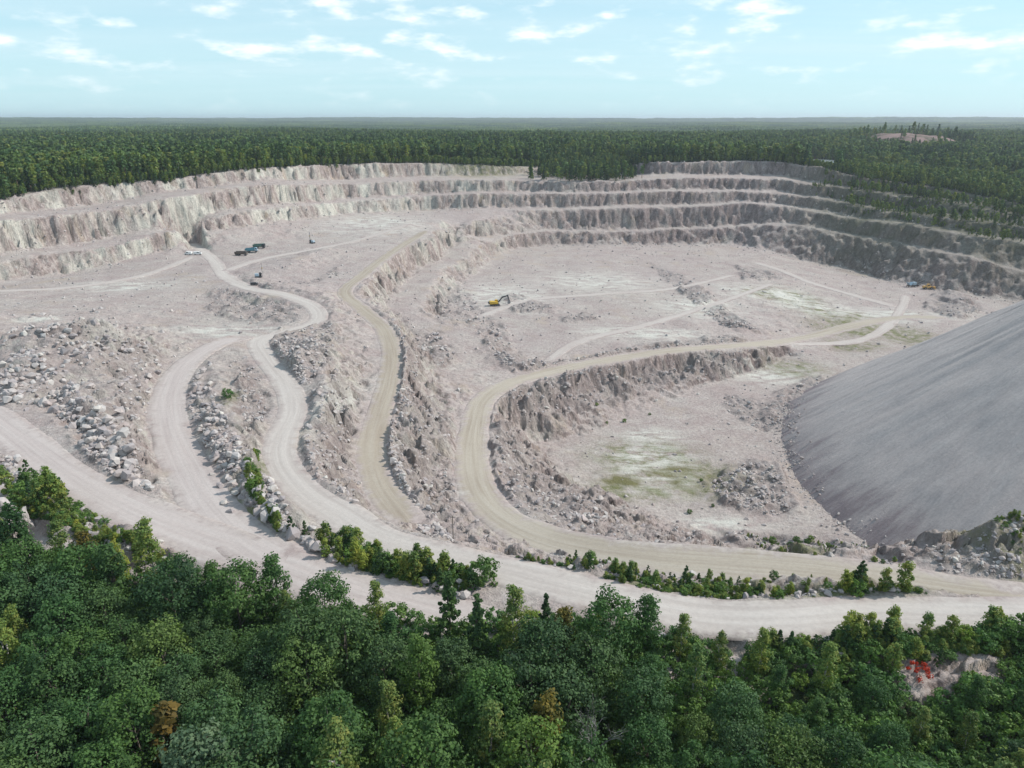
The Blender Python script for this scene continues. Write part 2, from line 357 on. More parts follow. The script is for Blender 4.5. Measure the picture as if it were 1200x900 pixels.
def poly_sample(poly, n):
    poly = np.array(poly, float); lo, hi = poly.min(0), poly.max(0); out = []
    while len(out) < n:
        p = lo+RNG.random((n*3, 2))*(hi-lo); ins = np.zeros(len(p), bool); j = len(poly)-1
        for i in range(len(poly)):
            xi, yi = poly[i]; xj, yj = poly[j]
            c_ = ((yi > p[:, 1]) != (yj > p[:, 1])) & (p[:, 0] < (xj-xi)*(p[:, 1]-yi)/(yj-yi+1e-9)+xi); ins ^= c_; j = i
        out += list(p[ins])
    return np.array(out[:n])
PILES = [  # label of the pile, outline, number, smallest and largest metres
('in the rock slide on the left mound', [(0,425),(30,398),(62,432),(100,462),(150,515),(182,572),(140,588),(104,548),(92,505),(50,472),(0,472)], 1500, .5, 2.6),
('strewn over the crest of the left mound', [(0,375),(125,358),(195,408),(185,470),(165,540),(90,470),(40,420),(0,420)], 1500, .35, 2.4),
('in the boulder ridge beside the spur road', [(238,428),(256,470),(282,515),(320,570),(345,612),(318,625),(280,590),(255,548),(232,502),(205,485),(203,465),(216,448)], 1500, .6, 2.1),
('on the back of the boulder ridge facing the main haul road', [(270,420),(300,432),(312,465),(308,500),(285,500),(280,455)], 500, .4, 1.4),
('in the pale rubble field at the road bend', [(303,399),(330,384),(388,378),(398,398),(372,432),(357,456),(340,430)], 1500, .5, 1.6),
('on the cliff spur between main and bench roads', [(346,478),(352,530),(376,565),(428,600),(436,575),(400,530),(412,500),(400,440),(380,460)], 900, .3, 1.4),
('in the berm along the bench road', [(455,365),(482,372),(492,405),(486,450),(472,500),(472,560),(495,600),(545,632),(505,634),(462,588),(452,520),(462,450),(473,410)], 1800, .4, 1.6),
('on the slope above the pit road bend', [(482,470),(520,450),(528,520),(540,605),(494,595),(478,530)], 700, .3, 1.6),
('in the heap on the pink bench', [(485,388),(515,388),(535,418),(512,432),(490,412)], 350, .5, 2.0),
('on the slope below the pink bench', [(500,348),(540,333),(562,360),(592,385),(606,425),(575,412),(560,388),(510,377)], 700, .6, 2.2),
('in the muck pile by the yellow excavator', [(584,348),(608,345),(655,362),(612,366)], 300, .5, 1.8),
('in the long dyke across the pit floor', [(755,305),(800,322),(862,370),(895,390),(850,384),(795,340)], 650, .6, 2.2),
('in the low bank above the pit road', [(572,402),(602,416),(642,426),(720,411),(850,393),(872,399),(700,424),(630,436),(590,428)], 900, .5, 1.8),
('on the broken face below the pit road', [(590,456),(640,443),(740,428),(870,412),(870,428),(760,452),(700,478),(620,498)], 900, .4, 1.8),
('on the talus inside the pit road bend', [(572,492),(600,503),(640,560),(700,588),(760,620),(860,632),(760,642),(660,636),(612,612),(592,570)], 1600, .3, 1.4),
('in the dark block heap inside the bend', [(668,572),(700,578),(716,604),(692,612),(670,602)], 200, .7, 1.9),
('in the rubble at the foot of the gravel heap', [(848,462),(900,470),(940,446),(968,442),(930,474),(897,505),(850,478)], 450, .5, 1.8),
('in the block field beside the gravel heap', [(828,562),(880,541),(912,546),(932,592),(900,602),(850,592)], 650, .6, 1.7),
('on the ridge before the gravel heap', [(840,624),(960,630),(1062,648),(1100,650),(1040,668),(900,660)], 1000, .3, 1.3),
('in the planted berm between pit and main roads', [(590,645),(700,664),(800,675),(1000,684),(1060,692),(990,706),(800,697),(640,672)], 1100, .3, 1.3),
('on the bank between lower and main roads', [(325,608),(350,625),(400,645),(430,662),(428,676),(380,660),(330,634)], 260, .5, 2.2),
('on the bank end by the round green shrub', [(478,668),(545,680),(560,704),(520,708),(500,690)], 160, .5, 1.8),
('in the berm below the lower road', [(40,585),(110,588),(195,622),(205,642),(150,645),(90,622)], 500, .4, 1.8),
('at the roadside by the tall outcrop', [(0,522),(28,548),(22,565),(0,565)], 130, .5, 1.8),
('in the rubble slope below the main road', [(250,338),(300,346),(345,360),(352,378),(300,380),(240,368)], 800, .4, 1.3),
('in the small heap on the far pit floor', [(862,311),(908,318),(914,326),(870,328)], 200, .5, 1.6),
('in the dump by the dark wall', [(1105,345),(1140,350),(1150,365),(1115,372),(1085,360)], 250, .5, 1.8),
('on the right mound', [(1070,650),(1130,640),(1150,610),(1199,595),(1199,680),(1110,672)], 700, .25, 1.0),
('in the low ridge on the pit floor', [(655,372),(695,368),(700,375),(660,377)], 90, .5, 1.6),
('on the bank under the foreground trees', [(690,735),(790,750),(870,752),(990,768),(990,782),(860,770),(690,748)], 220, .4, 1.5),
('on the vehicle bench by the ochre hump', [(295,325),(330,335),(392,322),(398,312),(370,330),(310,338)], 220, .4, 1.4),
]
# ------------------------------------------------------------------ ray hits on the ground
def hits(px, py, raw=False):
    px = np.atleast_1d(np.asarray(px, float)); py = np.atleast_1d(np.asarray(py, float))
    out = np.zeros((len(px), 3)); ts = np.concatenate([np.arange(60, 300, 1.5), np.arange(300, 1100, 2.5)])
    for s in range(0, len(px), 4000):
        dx, dy, dz = rays(px[s:s+4000], py[s:s+4000])
        X = dx[:, None]*ts; Y = dy[:, None]*ts; Z = CZ+dz[:, None]*ts
        below = Z < samp(HF, X, Y); k = np.argmax(below, 1); k[~below.any(1)] = len(ts)-1
        t1 = ts[k]; t0 = ts[np.maximum(k-1, 0)]
        for _ in range(8):
            tm = (t0+t1)/2; b = CZ+dz*tm < samp(HF, dx*tm, dy*tm); t1 = np.where(b, tm, t1); t0 = np.where(b, t0, tm)
        out[s:s+4000] = np.stack([dx*t1, dy*t1, CZ+dz*t1], 1)
    if not raw: out[:, 2] = terrain(out[:, 0], out[:, 1])
    return out

# heaped-up piles and broken ground
LIFT = {'dyke across': 2.6, 'muck pile': 3.2, 'boulder ridge beside': 2.0, 'rubble field': 2.4, 'cliff spur': 1.5, 'berm along': 1.0, 'small heap': 2.2, 'block heap': 2.2, 'block field': 1.3, 'low bank': 1.6, 'dump by': 4.5, 'heap on the pink': 1.8, 'foot of the gravel': 1.5, 'low ridge': 1.6, 'rock slide': 2.2, 'berm below': .8}
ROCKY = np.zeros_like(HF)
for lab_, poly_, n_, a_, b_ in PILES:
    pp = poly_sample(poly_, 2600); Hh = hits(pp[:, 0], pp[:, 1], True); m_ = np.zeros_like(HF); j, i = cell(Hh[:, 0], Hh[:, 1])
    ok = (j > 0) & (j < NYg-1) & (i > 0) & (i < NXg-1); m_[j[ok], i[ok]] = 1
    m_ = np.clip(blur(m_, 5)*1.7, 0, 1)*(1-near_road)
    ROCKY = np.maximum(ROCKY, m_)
    for k_, h_ in LIFT.items():
        if k_ in lab_: HF = HF+h_*blur(m_, 8)

# ------------------------------------------------------------------ mesh helpers
def mesh_np(name, V_, Fq, mats, smooth=False, mi=None):
    me = bpy.data.meshes.new(name); V_ = np.asarray(V_, np.float32); Fq = np.asarray(Fq, np.int32)
    k = Fq.shape[1]; nf = len(Fq)
    me.vertices.add(len(V_)); me.vertices.foreach_set('co', V_.ravel())
    me.loops.add(nf*k); me.loops.foreach_set('vertex_index', Fq.ravel())
    me.polygons.add(nf); me.polygons.foreach_set('loop_start', np.arange(0, nf*k, k, dtype=np.int32))
    for m in (mats if isinstance(mats, (list, tuple)) else [mats]): me.materials.append(m)
    if mi is not None: me.polygons.foreach_set('material_index', np.asarray(mi, np.int32))
    me.polygons.foreach_set('use_smooth', np.full(nf, smooth)); me.update(calc_edges=True)
    return me
def fattr(me, name, vals, dom='POINT', typ='FLOAT'):
    a = me.attributes.new(name, typ, dom)
    a.data.foreach_set('vector' if typ == 'FLOAT_VECTOR' else 'value', np.asarray(vals, np.int32 if typ == 'INT' else np.float32).ravel())
def ob(name, me, parent=None, loc=None, rot=None, scl=None):
    o = bpy.data.objects.new(name, me); C.objects.link(o)
    if parent is not None: o.parent = parent
    if loc is not None: o.location = loc
    if rot is not None: o.rotation_euler = rot
    if scl is not None: o.scale = (scl,)*3 if np.isscalar(scl) else scl
    return o
def tag(o, label=None, cat=None, group=None, kind=None):
    if label: o['label'] = label
    if cat: o['category'] = cat
    if group: o['group'] = group
    if kind: o['kind'] = kind
    return o

# ------------------------------------------------------------------ ground materials
def ground_colour(t, pos, nz, attrs=True):
    big = t.noise(pos, .012, 4, .6); mid = t.noise(pos, .07, 5, .62); fine = t.noise(pos, .9, 5, .7); grit = t.noise(pos, 3.2, 3, .7)
    flat = t.mix(t.map(big, .35, .65), (.465, .398, .372), (.47, .422, .378))
    flat = t.mix(t.map(mid, .40, .64, 0, .85), flat, (.39, .315, .295))
    flat = t.mix(t.map(t.noise(t.vmath('MULTIPLY', pos, (.035, .12, .1)), 1.0, 6, .65), .54, .72, 0, .8), flat, (.555, .515, .465))
    flat = t.mix(t.map(fine, .34, .62, .68, 0), flat, (.23, .187, .178))
    flat = t.mix(t.map(t.noise(pos, .3, 5, .7), .55, .72, 0, .55), flat, (.545, .495, .475))
    flat = t.mix(t.map(t.noise(pos, .035, 5, .65), .58, .75, 0, .6), flat, (.47, .40, .30))
    st = t.vmath('MULTIPLY', pos, (1, 1, .16))
    s1 = t.noise(st, .28, 6, .68); s2 = t.noise(st, .055, 4, .6)
    rock = t.ramp(s1, [(.30, (.11, .09, .082)), (.42, (.27, .22, .205)), (.52, (.35, .285, .272)), (.62, (.46, .395, .375)), (.75, (.57, .52, .48))])
    rock = t.mix(t.map(s2, .54, .70, 0, .6), rock, (.56, .56, .51))
    rock = t.mix(t.map(t.noise(st, .09, 4, .6), .58, .74, 0, .65), rock, (.50, .40, .29))
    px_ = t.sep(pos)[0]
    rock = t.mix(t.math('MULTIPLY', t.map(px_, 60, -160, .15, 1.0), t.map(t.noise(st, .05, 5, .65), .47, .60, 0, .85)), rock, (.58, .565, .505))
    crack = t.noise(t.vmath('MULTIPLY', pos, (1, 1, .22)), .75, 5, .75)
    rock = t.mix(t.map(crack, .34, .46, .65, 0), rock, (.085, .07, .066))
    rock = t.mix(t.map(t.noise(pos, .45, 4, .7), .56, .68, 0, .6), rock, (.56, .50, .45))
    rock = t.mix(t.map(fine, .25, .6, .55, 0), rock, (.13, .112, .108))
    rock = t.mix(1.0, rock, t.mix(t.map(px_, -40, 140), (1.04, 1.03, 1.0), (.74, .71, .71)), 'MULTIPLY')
    steep = t.map(t.math('ADD', nz, t.math('MULTIPLY', t.math('SUBTRACT', mid, .5), .25)), .93, .78)
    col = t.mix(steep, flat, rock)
    return col, big, mid, fine, grit, s1, steep
m_ground, t, out = new_mat('quarry_ground')
geo = t.new('ShaderNodeNewGeometry'); pos = geo.outputs['Position']; nz = t.sep(geo.outputs['Normal'])[2]
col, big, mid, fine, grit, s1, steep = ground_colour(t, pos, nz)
veg = t.math('MULTIPLY', t.attr('grass'), t.map(t.noise(pos, .22, 5, .7), .36, .62), clamp=True)
col = t.mix(veg, col, t.mix(fine, (.10, .12, .05), (.22, .21, .10)))
col = t.mix(t.math('MULTIPLY', t.attr('moss_shade'), t.map(mid, .3, .6, .45, .95)), col, t.mix(fine, (.045, .055, .035), (.12, .125, .075)))  # dark green growth, also painting the right wall's shade into its colour
col = t.mix(t.math('MULTIPLY', t.attr('silt'), t.map(t.noise(t.vmath('MULTIPLY', pos, (.09, .2, .1)), 1.0, 6, .7), .42, .58)), col, t.mix(fine, (.50, .485, .43), (.64, .62, .56)))
col = t.mix(t.math('MULTIPLY', t.attr('broken'), t.map(t.noise(pos, .6, 4, .7), .35, .6, .75, .15)), col, (.25, .215, .205))  # shade of the gaps between rocks painted into the ground colour
wet = t.math('MULTIPLY', t.attr('damp'), t.map(t.noise(pos, .12, 4, .6), .35, .6), clamp=True)
col = t.mix(wet, col, t.mix(mid, (.13, .13, .06), (.19, .17, .08)))
fcol = t.mix(t.noise(pos, .05, 5, .7), (.022, .035, .015), (.06, .075, .03))
col = t.mix(t.attr('forest'), col, fcol)
bare = t.math('MULTIPLY', t.attr('spoil'), t.map(t.noise(pos, .02, 5, .7), .35, .5), clamp=True)
col = t.mix(bare, col, t.mix(mid, (.20, .13, .12), (.30, .22, .20)))
hh = t.math('ADD', t.math('MULTIPLY', s1, t.math('MULTIPLY', steep, 2.2)), t.math('ADD', t.math('MULTIPLY', fine, .7), t.math('MULTIPLY', grit, .25)))
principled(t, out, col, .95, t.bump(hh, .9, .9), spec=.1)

# ------------------------------------------------------------------ terrain sheet (denser towards the pit)
ang = np.concatenate([np.linspace(R(-64), R(-40.5), 36, endpoint=False), np.linspace(R(-40.5), R(40.5), 650), np.linspace(R(40.5), R(64), 37)[1:]])
rad = [24.0]
while rad[-1] < 17000:
    r_ = rad[-1]
    rad.append(r_ + (1.2 if r_ < 60 else (.5 if r_ < 165 else (.003*r_ if r_ < 870 else .045*(r_-700)))))
rad = np.array(rad); A_, R_ = np.meshgrid(ang, rad)
TX, TY = R_*np.sin(A_), R_*np.cos(A_)
TZ = terrain(TX.ravel(), TY.ravel()).reshape(TX.shape)
TZ = np.where(R_ > 3000, TZ, TZ)
nr_, na_ = TX.shape
idx = np.arange(nr_*na_).reshape(nr_, na_)
quads = np.stack([idx[:-1, :-1], idx[:-1, 1:], idx[1:, 1:], idx[1:, :-1]], -1).reshape(-1, 4)[:, ::-1]
me = mesh_np('terrain', np.stack([TX, TY, TZ], -1).reshape(-1, 3), quads, m_ground, True)
x_, y_ = TX.ravel(), TY.ravel(); r_ = np.hypot(x_, y_); a_ = np.arctan2(x_, y_)
rimv = np.interp(a_, rim_ang, rim_r)
forest = sstep(2, 16, r_-rimv+fbm(x_/12, y_/12, 3, 33)*14)
fore_px = [-200, 0, 200, 330, 420, 520, 650, 750, 850, 950, 1040, 1090, 1140, 1200, 1400]
fore_d = [104, 102, 94, 88, 84, 82, 82, 80, 77, 75, 71, 68, 71, 75, 75]
pxv = 600+F*x_/(y_*cp+68*sp)
lim = np.interp(pxv, fore_px, fore_d)
forest = np.maximum(forest, 1-sstep(-2, 4, y_-lim+fbm(x_/6, y_/6, 2, 35)*6))
fattr(me, 'forest', np.clip(forest, 0, 1))
def blob(cx, cy, rx, ry, z=None):
    p = Pz(cx, cy, z); q = Pz(cx+rx, cy, z); s_ = Pz(cx, cy-ry, z)
    ax = abs(q[0]-p[0]); ay = abs(s_[1]-p[1])
    return np.exp(-(((x_-p[0])/ax)**2+((y_-p[1])/ay)**2)*1.2)
grass = np.zeros_like(x_)
for b_ in [(930,350,30,8,-17),(1000,385,45,9,-21.5),(1060,392,30,10,-22),(980,368,40,5,-20),(760,540,60,22,-20),(820,560,50,20,-20),(930,432,30,8,-21),(900,345,25,5,-15),(290,560,14,40,31),(265,465,10,12,28),(740,575,50,10,-19),(930,635,40,8,28),(880,632,30,6,28),(990,690,120,9,33),(800,684,120,8,32),(560,190,50,3,55),(300,595,20,20,32),(1180,620,40,30,34),(1000,405,30,6,-21.5)]:
    grass = np.maximum(grass, blob(*b_))
# greenery on the right wall's benches, with the wall's shade painted in
gb = sstep(R(18), R(27), a_)*sstep(-175, -50, r_-rimv)*(1-sstep(0, 10, r_-rimv))
fattr(me, 'grass', np.clip(grass*1.9, 0, 1)); fattr(me, 'moss_shade', np.clip(gb, 0, 1))
damp = np.zeros_like(x_)
for b_ in [(793,558,32,11,-20),(728,566,24,6,-20)]: damp = np.maximum(damp, blob(*b_))
silt = np.zeros_like(x_)
for b_ in [(765,545,55,28,-20),(840,612,60,10,-20),(760,510,40,10,-20),(590,345,60,14,-9),(700,330,70,12,-9.5),(760,390,80,8,-9.5),(440,262,60,10,17),(270,388,60,12,18),(820,360,60,12,-11),(900,345,70,10,-15),(1050,370,60,8,-22),(900,440,50,10,-21),(960,360,60,8,-18.5),(150,335,60,8,14),(390,478,15,46,22),(40,362,25,8,30),(125,372,25,8,36)]: silt = np.maximum(silt, blob(*b_))
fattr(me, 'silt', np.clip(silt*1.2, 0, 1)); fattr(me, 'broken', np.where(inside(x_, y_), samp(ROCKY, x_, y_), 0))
fattr(me, 'damp', np.clip(damp*2.2, 0, 1))
q = ((x_-655)/88)**2+((y_-1236)/70)**2
fattr(me, 'spoil', np.clip(1.6*np.exp(-q*q*1.3), 0, 1))
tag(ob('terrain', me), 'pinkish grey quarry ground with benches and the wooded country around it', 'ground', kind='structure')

# ------------------------------------------------------------------ roads
def road_mat(name, c1, c2, c3):
    m, t, out = new_mat(name)
    geo = t.new('ShaderNodeNewGeometry'); pos = geo.outputs['Position']; nz = t.sep(geo.outputs['Normal'])[2]
    gcol = ground_colour(t, pos, nz)[0]
    uv = t.new('ShaderNodeAttribute', attribute_name='along').outputs['Vector']; uu, vv, ww = t.sep(uv)
    streak = t.noise(t.comb(t.math('MULTIPLY', uu, .75), t.math('MULTIPLY', vv, .02), 0.0), 1.0, 4, .6)
    fine = t.noise(pos, 1.4, 4, .7); wide = t.noise(pos, .03, 4, .6)
    wob = t.math('MULTIPLY', t.math('SUBTRACT', t.noise(t.comb(0.0, t.math('MULTIPLY', vv, .03), 0.0), 1.0, 2, .5), .5), 2.4)
    au = t.math('ABSOLUTE', t.math('ADD', uu, wob))
    rut = t.math('ABSOLUTE', t.math('SUBTRACT', t.math('ABSOLUTE', t.math('SUBTRACT', au, 2.0)), .95))
    rutf = t.map(rut, .05, .5, 1, 0)
    col = t.mix(t.map(wide, .35, .65), c1, c2)
    col = t.mix(t.map(streak, .38, .62, .1, .85), col, c3)
    col = t.mix(t.math('MULTIPLY', rutf, .35), col, tuple(q*1.12 for q in c1))
    col = t.mix(t.map(fine, .3, .6, .22, 0), col, tuple(q*.6 for q in c2))
    e = t.math('ADD', ww, t.math('MULTIPLY', t.math('SUBTRACT', t.noise(pos, .22, 5, .65), .5), 1.6))
    col = t.mix(t.map(e, .45, .9), col, gcol)
    hgt = t.math('ADD', t.math('MULTIPLY', streak, .5), t.math('MULTIPLY', fine, .25))
    principled(t, out, col, .95, t.bump(hgt, .25, .5), spec=.1)
    return m
MR = {'lower_haul_road': road_mat('pink_dust_road', (.445, .385, .36), (.395, .335, .315), (.51, .455, .425)),
      'main_haul_road': road_mat('pale_dust_road', (.46, .412, .375), (.41, .358, .328), (.53, .485, .445)),
      'bench_haul_road': road_mat('beige_road', (.365, .31, .248), (.295, .242, .192), (.43, .38, .315)),
      'pit_haul_road': road_mat('olive_road', (.385, .335, .272), (.32, .27, .215), (.455, .405, .34))}
MR['spur_haul_road'] = MR['lower_haul_road']; MR['crossing_track'] = MR['floor_track'] = road_mat('faint_track', (.45, .40, .365), (.42, .36, .33), (.50, .455, .42))
for q_ in ('', '_b', '_c', '_d'): MR['worn_track'+q_] = MR['floor_track']
RLAB = {'worn_track': 'faint wheel track across the pit floor past the excavator', 'worn_track_b': 'faint wheel track crossing the pit floor beside the long dyke', 'worn_track_c': 'faint wheel track below the stepped cliff', 'worn_track_d': 'faint wheel track on the bench past the dump trucks','lower_haul_road': 'pinkish dirt haul road curving past the foreground wood', 'spur_haul_road': 'dusty spur road between the left rock mound and the boulder ridge',
        'main_haul_road': 'long pale dirt haul road winding from the parked trucks to the foreground', 'bench_haul_road': 'beige bench road between two rubble berms, ending blind',
        'pit_haul_road': 'olive beige haul road bending down into the pit floor', 'crossing_track': 'thin pale track crossing grass on the pit floor', 'floor_track': 'pale track along the foot of the dark wall', 'short_track': 'short pale track branching off on the pit floor'}
for q_, (nm, (w, c)) in enumerate(ROADS.items()):
    t_, n_ = frame_of(c); L = np.concatenate([[0], np.cumsum(np.linalg.norm(np.diff(c[:, :2], axis=0), axis=1))])
    fr = np.array([-1, -.93, -.8, -.6, -.4, -.2, 0, .2, .4, .6, .8, .93, 1]); zo = np.array([-.40, -.10, .02, .05, .03, .04, .07, .04, .03, .05, .02, -.10, -.40])
    ww = w/2*(1+.30*fbm(L/16, L*0+q_*3.3, 3, 41))+.3
    P = c[:, None, :].repeat(len(fr), 1).copy()
    P[:, :, :2] += n_[:, None, :]*(fr[None, :, None]*ww[:, None, None])
    fade = np.clip(1-np.minimum(L, L[-1]-L)/9.0, 0, 1)
    P[:, :, 2] += zo[None]+.012*q_-.28*fade[:, None]**2
    a1, b1 = P.shape[:2]; ii = np.arange(a1*b1).reshape(a1, b1)
    qd = np.stack([ii[:-1, :-1], ii[1:, :-1], ii[1:, 1:], ii[:-1, 1:]], -1).reshape(-1, 4)[:, ::-1]
    me = mesh_np(nm, P.reshape(-1, 3), qd, MR[nm], True)
    al = np.stack([fr[None]*ww[:, None], L[:, None].repeat(b1, 1)+q_*500, np.clip(np.abs(fr)[None].repeat(a1, 0)+fade[:, None]*.9, 0, 1.2)], -1)
    fattr(me, 'along', al.reshape(-1, 3), typ='FLOAT_VECTOR')
    tag(ob('worn_track' if nm.startswith('worn') else nm, me), RLAB[nm], 'road', kind='structure')

# ------------------------------------------------------------------ gravel heap
m_heap, t, out = new_mat('grey_gravel')
oc = t.new('ShaderNodeTexCoord').outputs['Object']; hx, hy, hz = t.sep(oc)
th = t.math('ARCTAN2', hy, hx); rh = t.math('SQRT', t.math('ADD', t.math('MULTIPLY', hx, hx), t.math('MULTIPLY', hy, hy)))
sc_ = t.comb(t.math('MULTIPLY', th, 30), t.math('MULTIPLY', rh, .05), 0.0)
st1 = t.noise(sc_, 1.0, 6, .68); st2 = t.noise(t.comb(t.math('MULTIPLY', th, 110), t.math('MULTIPLY', rh, .3), 0.0), 1.0, 4, .7); fine = t.noise(oc, 1.2, 5, .75)
col = t.mix(t.map(st1, .36, .64), (.56, .495, .47), (.63, .57, .54))
col = t.mix(t.map(st2, .50, .68, 0, .45), col, (.41, .37, .36))
low = t.map(t.math('ADD', rh, t.math('MULTIPLY', st1, 60)), 152, 170)
col = t.mix(low, col, (.30, .245, .25))
col = t.mix(t.map(fine, .35, .65, .3, 0), col, (.20, .19, .20))
principled(t, out, col, .95, t.bump(t.math('ADD', t.math('MULTIPLY', st2, .5), t.math('ADD', fine, t.noise(oc, 3.5, 3, .7))), .6, .8), spec=.1)
HA = np.array([240.0, 221.0]); HTOP, HBASE, HSL = 82.0, -30.0, .745
na, nrh = 620, 170
rr_ = np.linspace(0, (HTOP-HBASE)/HSL, nrh); aa_ = np.linspace(0, 2*np.pi, na, endpoint=False)
AA, RR = np.meshgrid(aa_, rr_); hx_, hy_ = RR*np.cos(AA), RR*np.sin(AA)
ridge = fbm(AA*12, RR*.02, 4, 51, .6)*1.1*np.clip(RR/25, 0, 1)+fbm(AA*44, RR*.06, 2, 55)*.5*np.clip(RR/40, 0, 1)
hz_ = HTOP-np.sqrt(RR**2+30)*HSL+ridge+fbm((hx_+300)/34, (hy_+300)/34, 4, 57, .5)*1.0
ii = np.arange(na*nrh).reshape(nrh, na); jj = np.roll(ii, -1, 1)
qd = np.stack([ii[:-1], ii[1:], jj[1:], jj[:-1]], -1).reshape(-1, 4)
heap = ob('gravel_heap', mesh_np('gravel_heap', np.stack([hx_, hy_, hz_-HBASE], -1).reshape(-1, 3), qd, m_heap, True), loc=(HA[0], HA[1], HBASE))
tag(heap, 'huge conical heap of grey crushed stone spilling into the pit', 'gravel heap')

# ------------------------------------------------------------------ scatter (geometry nodes) for what nobody could count
def scatter(name, pts, rot, scl, idx, protos, label, cat):
    col_ = bpy.data.collections.new('src_'+name)
    for i, me_ in enumerate(protos):
        o = bpy.data.objects.new('%s_piece_%02d' % (name, i), me_); col_.objects.link(o)
    me = bpy.data.meshes.new(name); me.vertices.add(len(pts)); me.vertices.foreach_set('co', np.asarray(pts, np.float32).ravel())
    fattr(me, 'rot', rot, typ='FLOAT_VECTOR'); fattr(me, 'scl', scl, typ='FLOAT_VECTOR'); fattr(me, 'pick', idx, typ='INT'); me.update()
    o = ob(name, me)
    g = bpy.data.node_groups.new('scatter_'+name, 'GeometryNodeTree')
    g.interface.new_socket('Geometry', in_out='INPUT', socket_type='NodeSocketGeometry'); g.interface.new_socket('Geometry', in_out='OUTPUT', socket_type='NodeSocketGeometry')
    n = g.nodes; gi = n.new('NodeGroupInput'); go = n.new('NodeGroupOutput')
    ci = n.new('GeometryNodeCollectionInfo'); ci.inputs['Collection'].default_value = col_; ci.inputs['Separate Children'].default_value = True; ci.inputs['Reset Children'].default_value = True
    ip = n.new('GeometryNodeInstanceOnPoints'); ip.inputs['Pick Instance'].default_value = True
    def na_(nm, ty):
        a = n.new('GeometryNodeInputNamedAttribute'); a.data_type = ty; a.inputs['Name'].default_value = nm; return a.outputs['Attribute']
    L = g.links
    L.new(gi.outputs[0], ip.inputs['Points']); L.new(ci.outputs[0], ip.inputs['Instance']); L.new(na_('pick', 'INT'), ip.inputs['Instance Index'])
    e2r = n.new('FunctionNodeEulerToRotation'); L.new(na_('rot', 'FLOAT_VECTOR'), e2r.inputs[0]); L.new(e2r.outputs[0], ip.inputs['Rotation'])
    L.new(na_('scl', 'FLOAT_VECTOR'), ip.inputs['Scale']); L.new(ip.outputs[0], go.inputs[0])
    md = o.modifiers.new('scatter', 'NODES'); md.node_group = g
    tag(o, label, cat, kind='stuff'); return o

# ------------------------------------------------------------------ rocks
m_rock, t, out = new_mat('broken_granite')
oc = t.new('ShaderNodeTexCoord').outputs['Object']; rnd = t.new('ShaderNodeObjectInfo').outputs['Random']
n_ = t.noise(t.vmath('ADD', oc, t.comb(t.math('MULTIPLY', rnd, 50), 0.0, 0.0)), 1.6, 5, .65)
base = t.ramp(rnd, [(0, (.32, .285, .285)), (.3, (.44, .40, .39)), (.55, (.52, .49, .465)), (.8, (.46, .385, .36)), (1, (.58, .55, .50))])
col = t.mix(t.map(n_, .32, .68, .5, 0), base, (.25, .215, .21))
principled(t, out, col, .9, t.bump(n_, .25, .5), spec=.15)
def rock_mesh(i):
    rg = random.Random(100+i); bm = bmesh.new(); s = (rg.uniform(.8, 1.25), rg.uniform(.65, 1.0), rg.uniform(.5, .85))
    for _ in range(16):
        v = Vector((rg.gauss(0, 1), rg.gauss(0, 1), rg.gauss(0, 1))).normalized()*rg.uniform(.42, .56)
        bm.verts.new((v.x*s[0], v.y*s[1], v.z*s[2]))
    r = bmesh.ops.convex_hull(bm, input=bm.verts[:]); bmesh.ops.delete(bm, geom=[g for g in r['geom_interior'] if isinstance(g, bmesh.types.BMVert)], context='VERTS')
    bmesh.ops.bevel(bm, geom=bm.edges[:], offset=.035, segments=1, affect='EDGES') if i < 0 else None
    me = bpy.data.meshes.new('rock'); bm.to_mesh(me); bm.free(); me.materials.append(m_rock); return me
ROCKS = [rock_mesh(i) for i in range(9)]
allrocks = []
for pi, (lab, poly, n, s0, s1_) in enumerate(PILES):
    pp = poly_sample(poly, n); H = hits(pp[:, 0], pp[:, 1])
    s = s0*.75*(s1_*1.25/s0/.75)**(RNG.random(n)**2.4)
    if samp is not None:
        keep = samp(near_road, H[:, 0], H[:, 1]) < .93
    allrocks.append((lab, H[keep], s[keep]))
ta = RNG.uniform(2.5, 4.2, 1500); tr_ = (HTOP+21)/HSL+RNG.normal(-1.5, 3.0, 1500)
hp = np.stack([HA[0]+tr_*np.cos(ta), HA[1]+tr_*np.sin(ta), 0*ta], 1); hp[:, 2] = np.maximum(terrain(hp[:, 0], hp[:, 1]), HTOP-tr_*HSL-.2)
allrocks.append(('rolled to the foot of the gravel heap', hp, .3*(1.5/.3)**(RNG.random(1500)**2.2)))
# big boulders the photograph shows one by one
BIG = [('on the bank between lower and main roads', [(258,570,1.9),(262,590,2.2),(270,600,2.3),(291,589,2.0),(303,600,2.6),(297,606,2.3),(312,609,2.6),(322,612,2.0),(343,628,3.2),(357,627,2.7),(366,622,2.2),(250,556,2.0),(276,580,2.4),(284,572,1.8),(330,620,1.6),(355,634,1.3)]),
       ('on the bank end by the round green shrub', [(519,682,1.6),(541,702,1.8),(530,696,1.5),(528,683,1.4),(413,666,1.6)]),
       ('strewn over the crest of the left mound', [(155,491,2.2),(148,489,1.6),(186,431,2.4),(190,388,2.6),(80,498,2.0),(55,470,2.2)]),
       ('in the berm below the lower road', [(150,628,2.2),(158,632,1.8),(165,624,2.0),(176,632,2.2),(186,636,1.9),(128,610,1.7),(22,541,2.6)]),
       ('on the bank under the foreground trees', [(727,738,2.6),(772,746,2.2),(985,770,2.0),(1003,775,1.8)]),
       ('in the planted berm between pit and main roads', [(985,700,1.7),(972,696,1.5)])]
for lab, L in BIG:
    L = np.array(L); H = hits(L[:, 0], L[:, 1]); allrocks.append((lab, H, L[:, 2]))
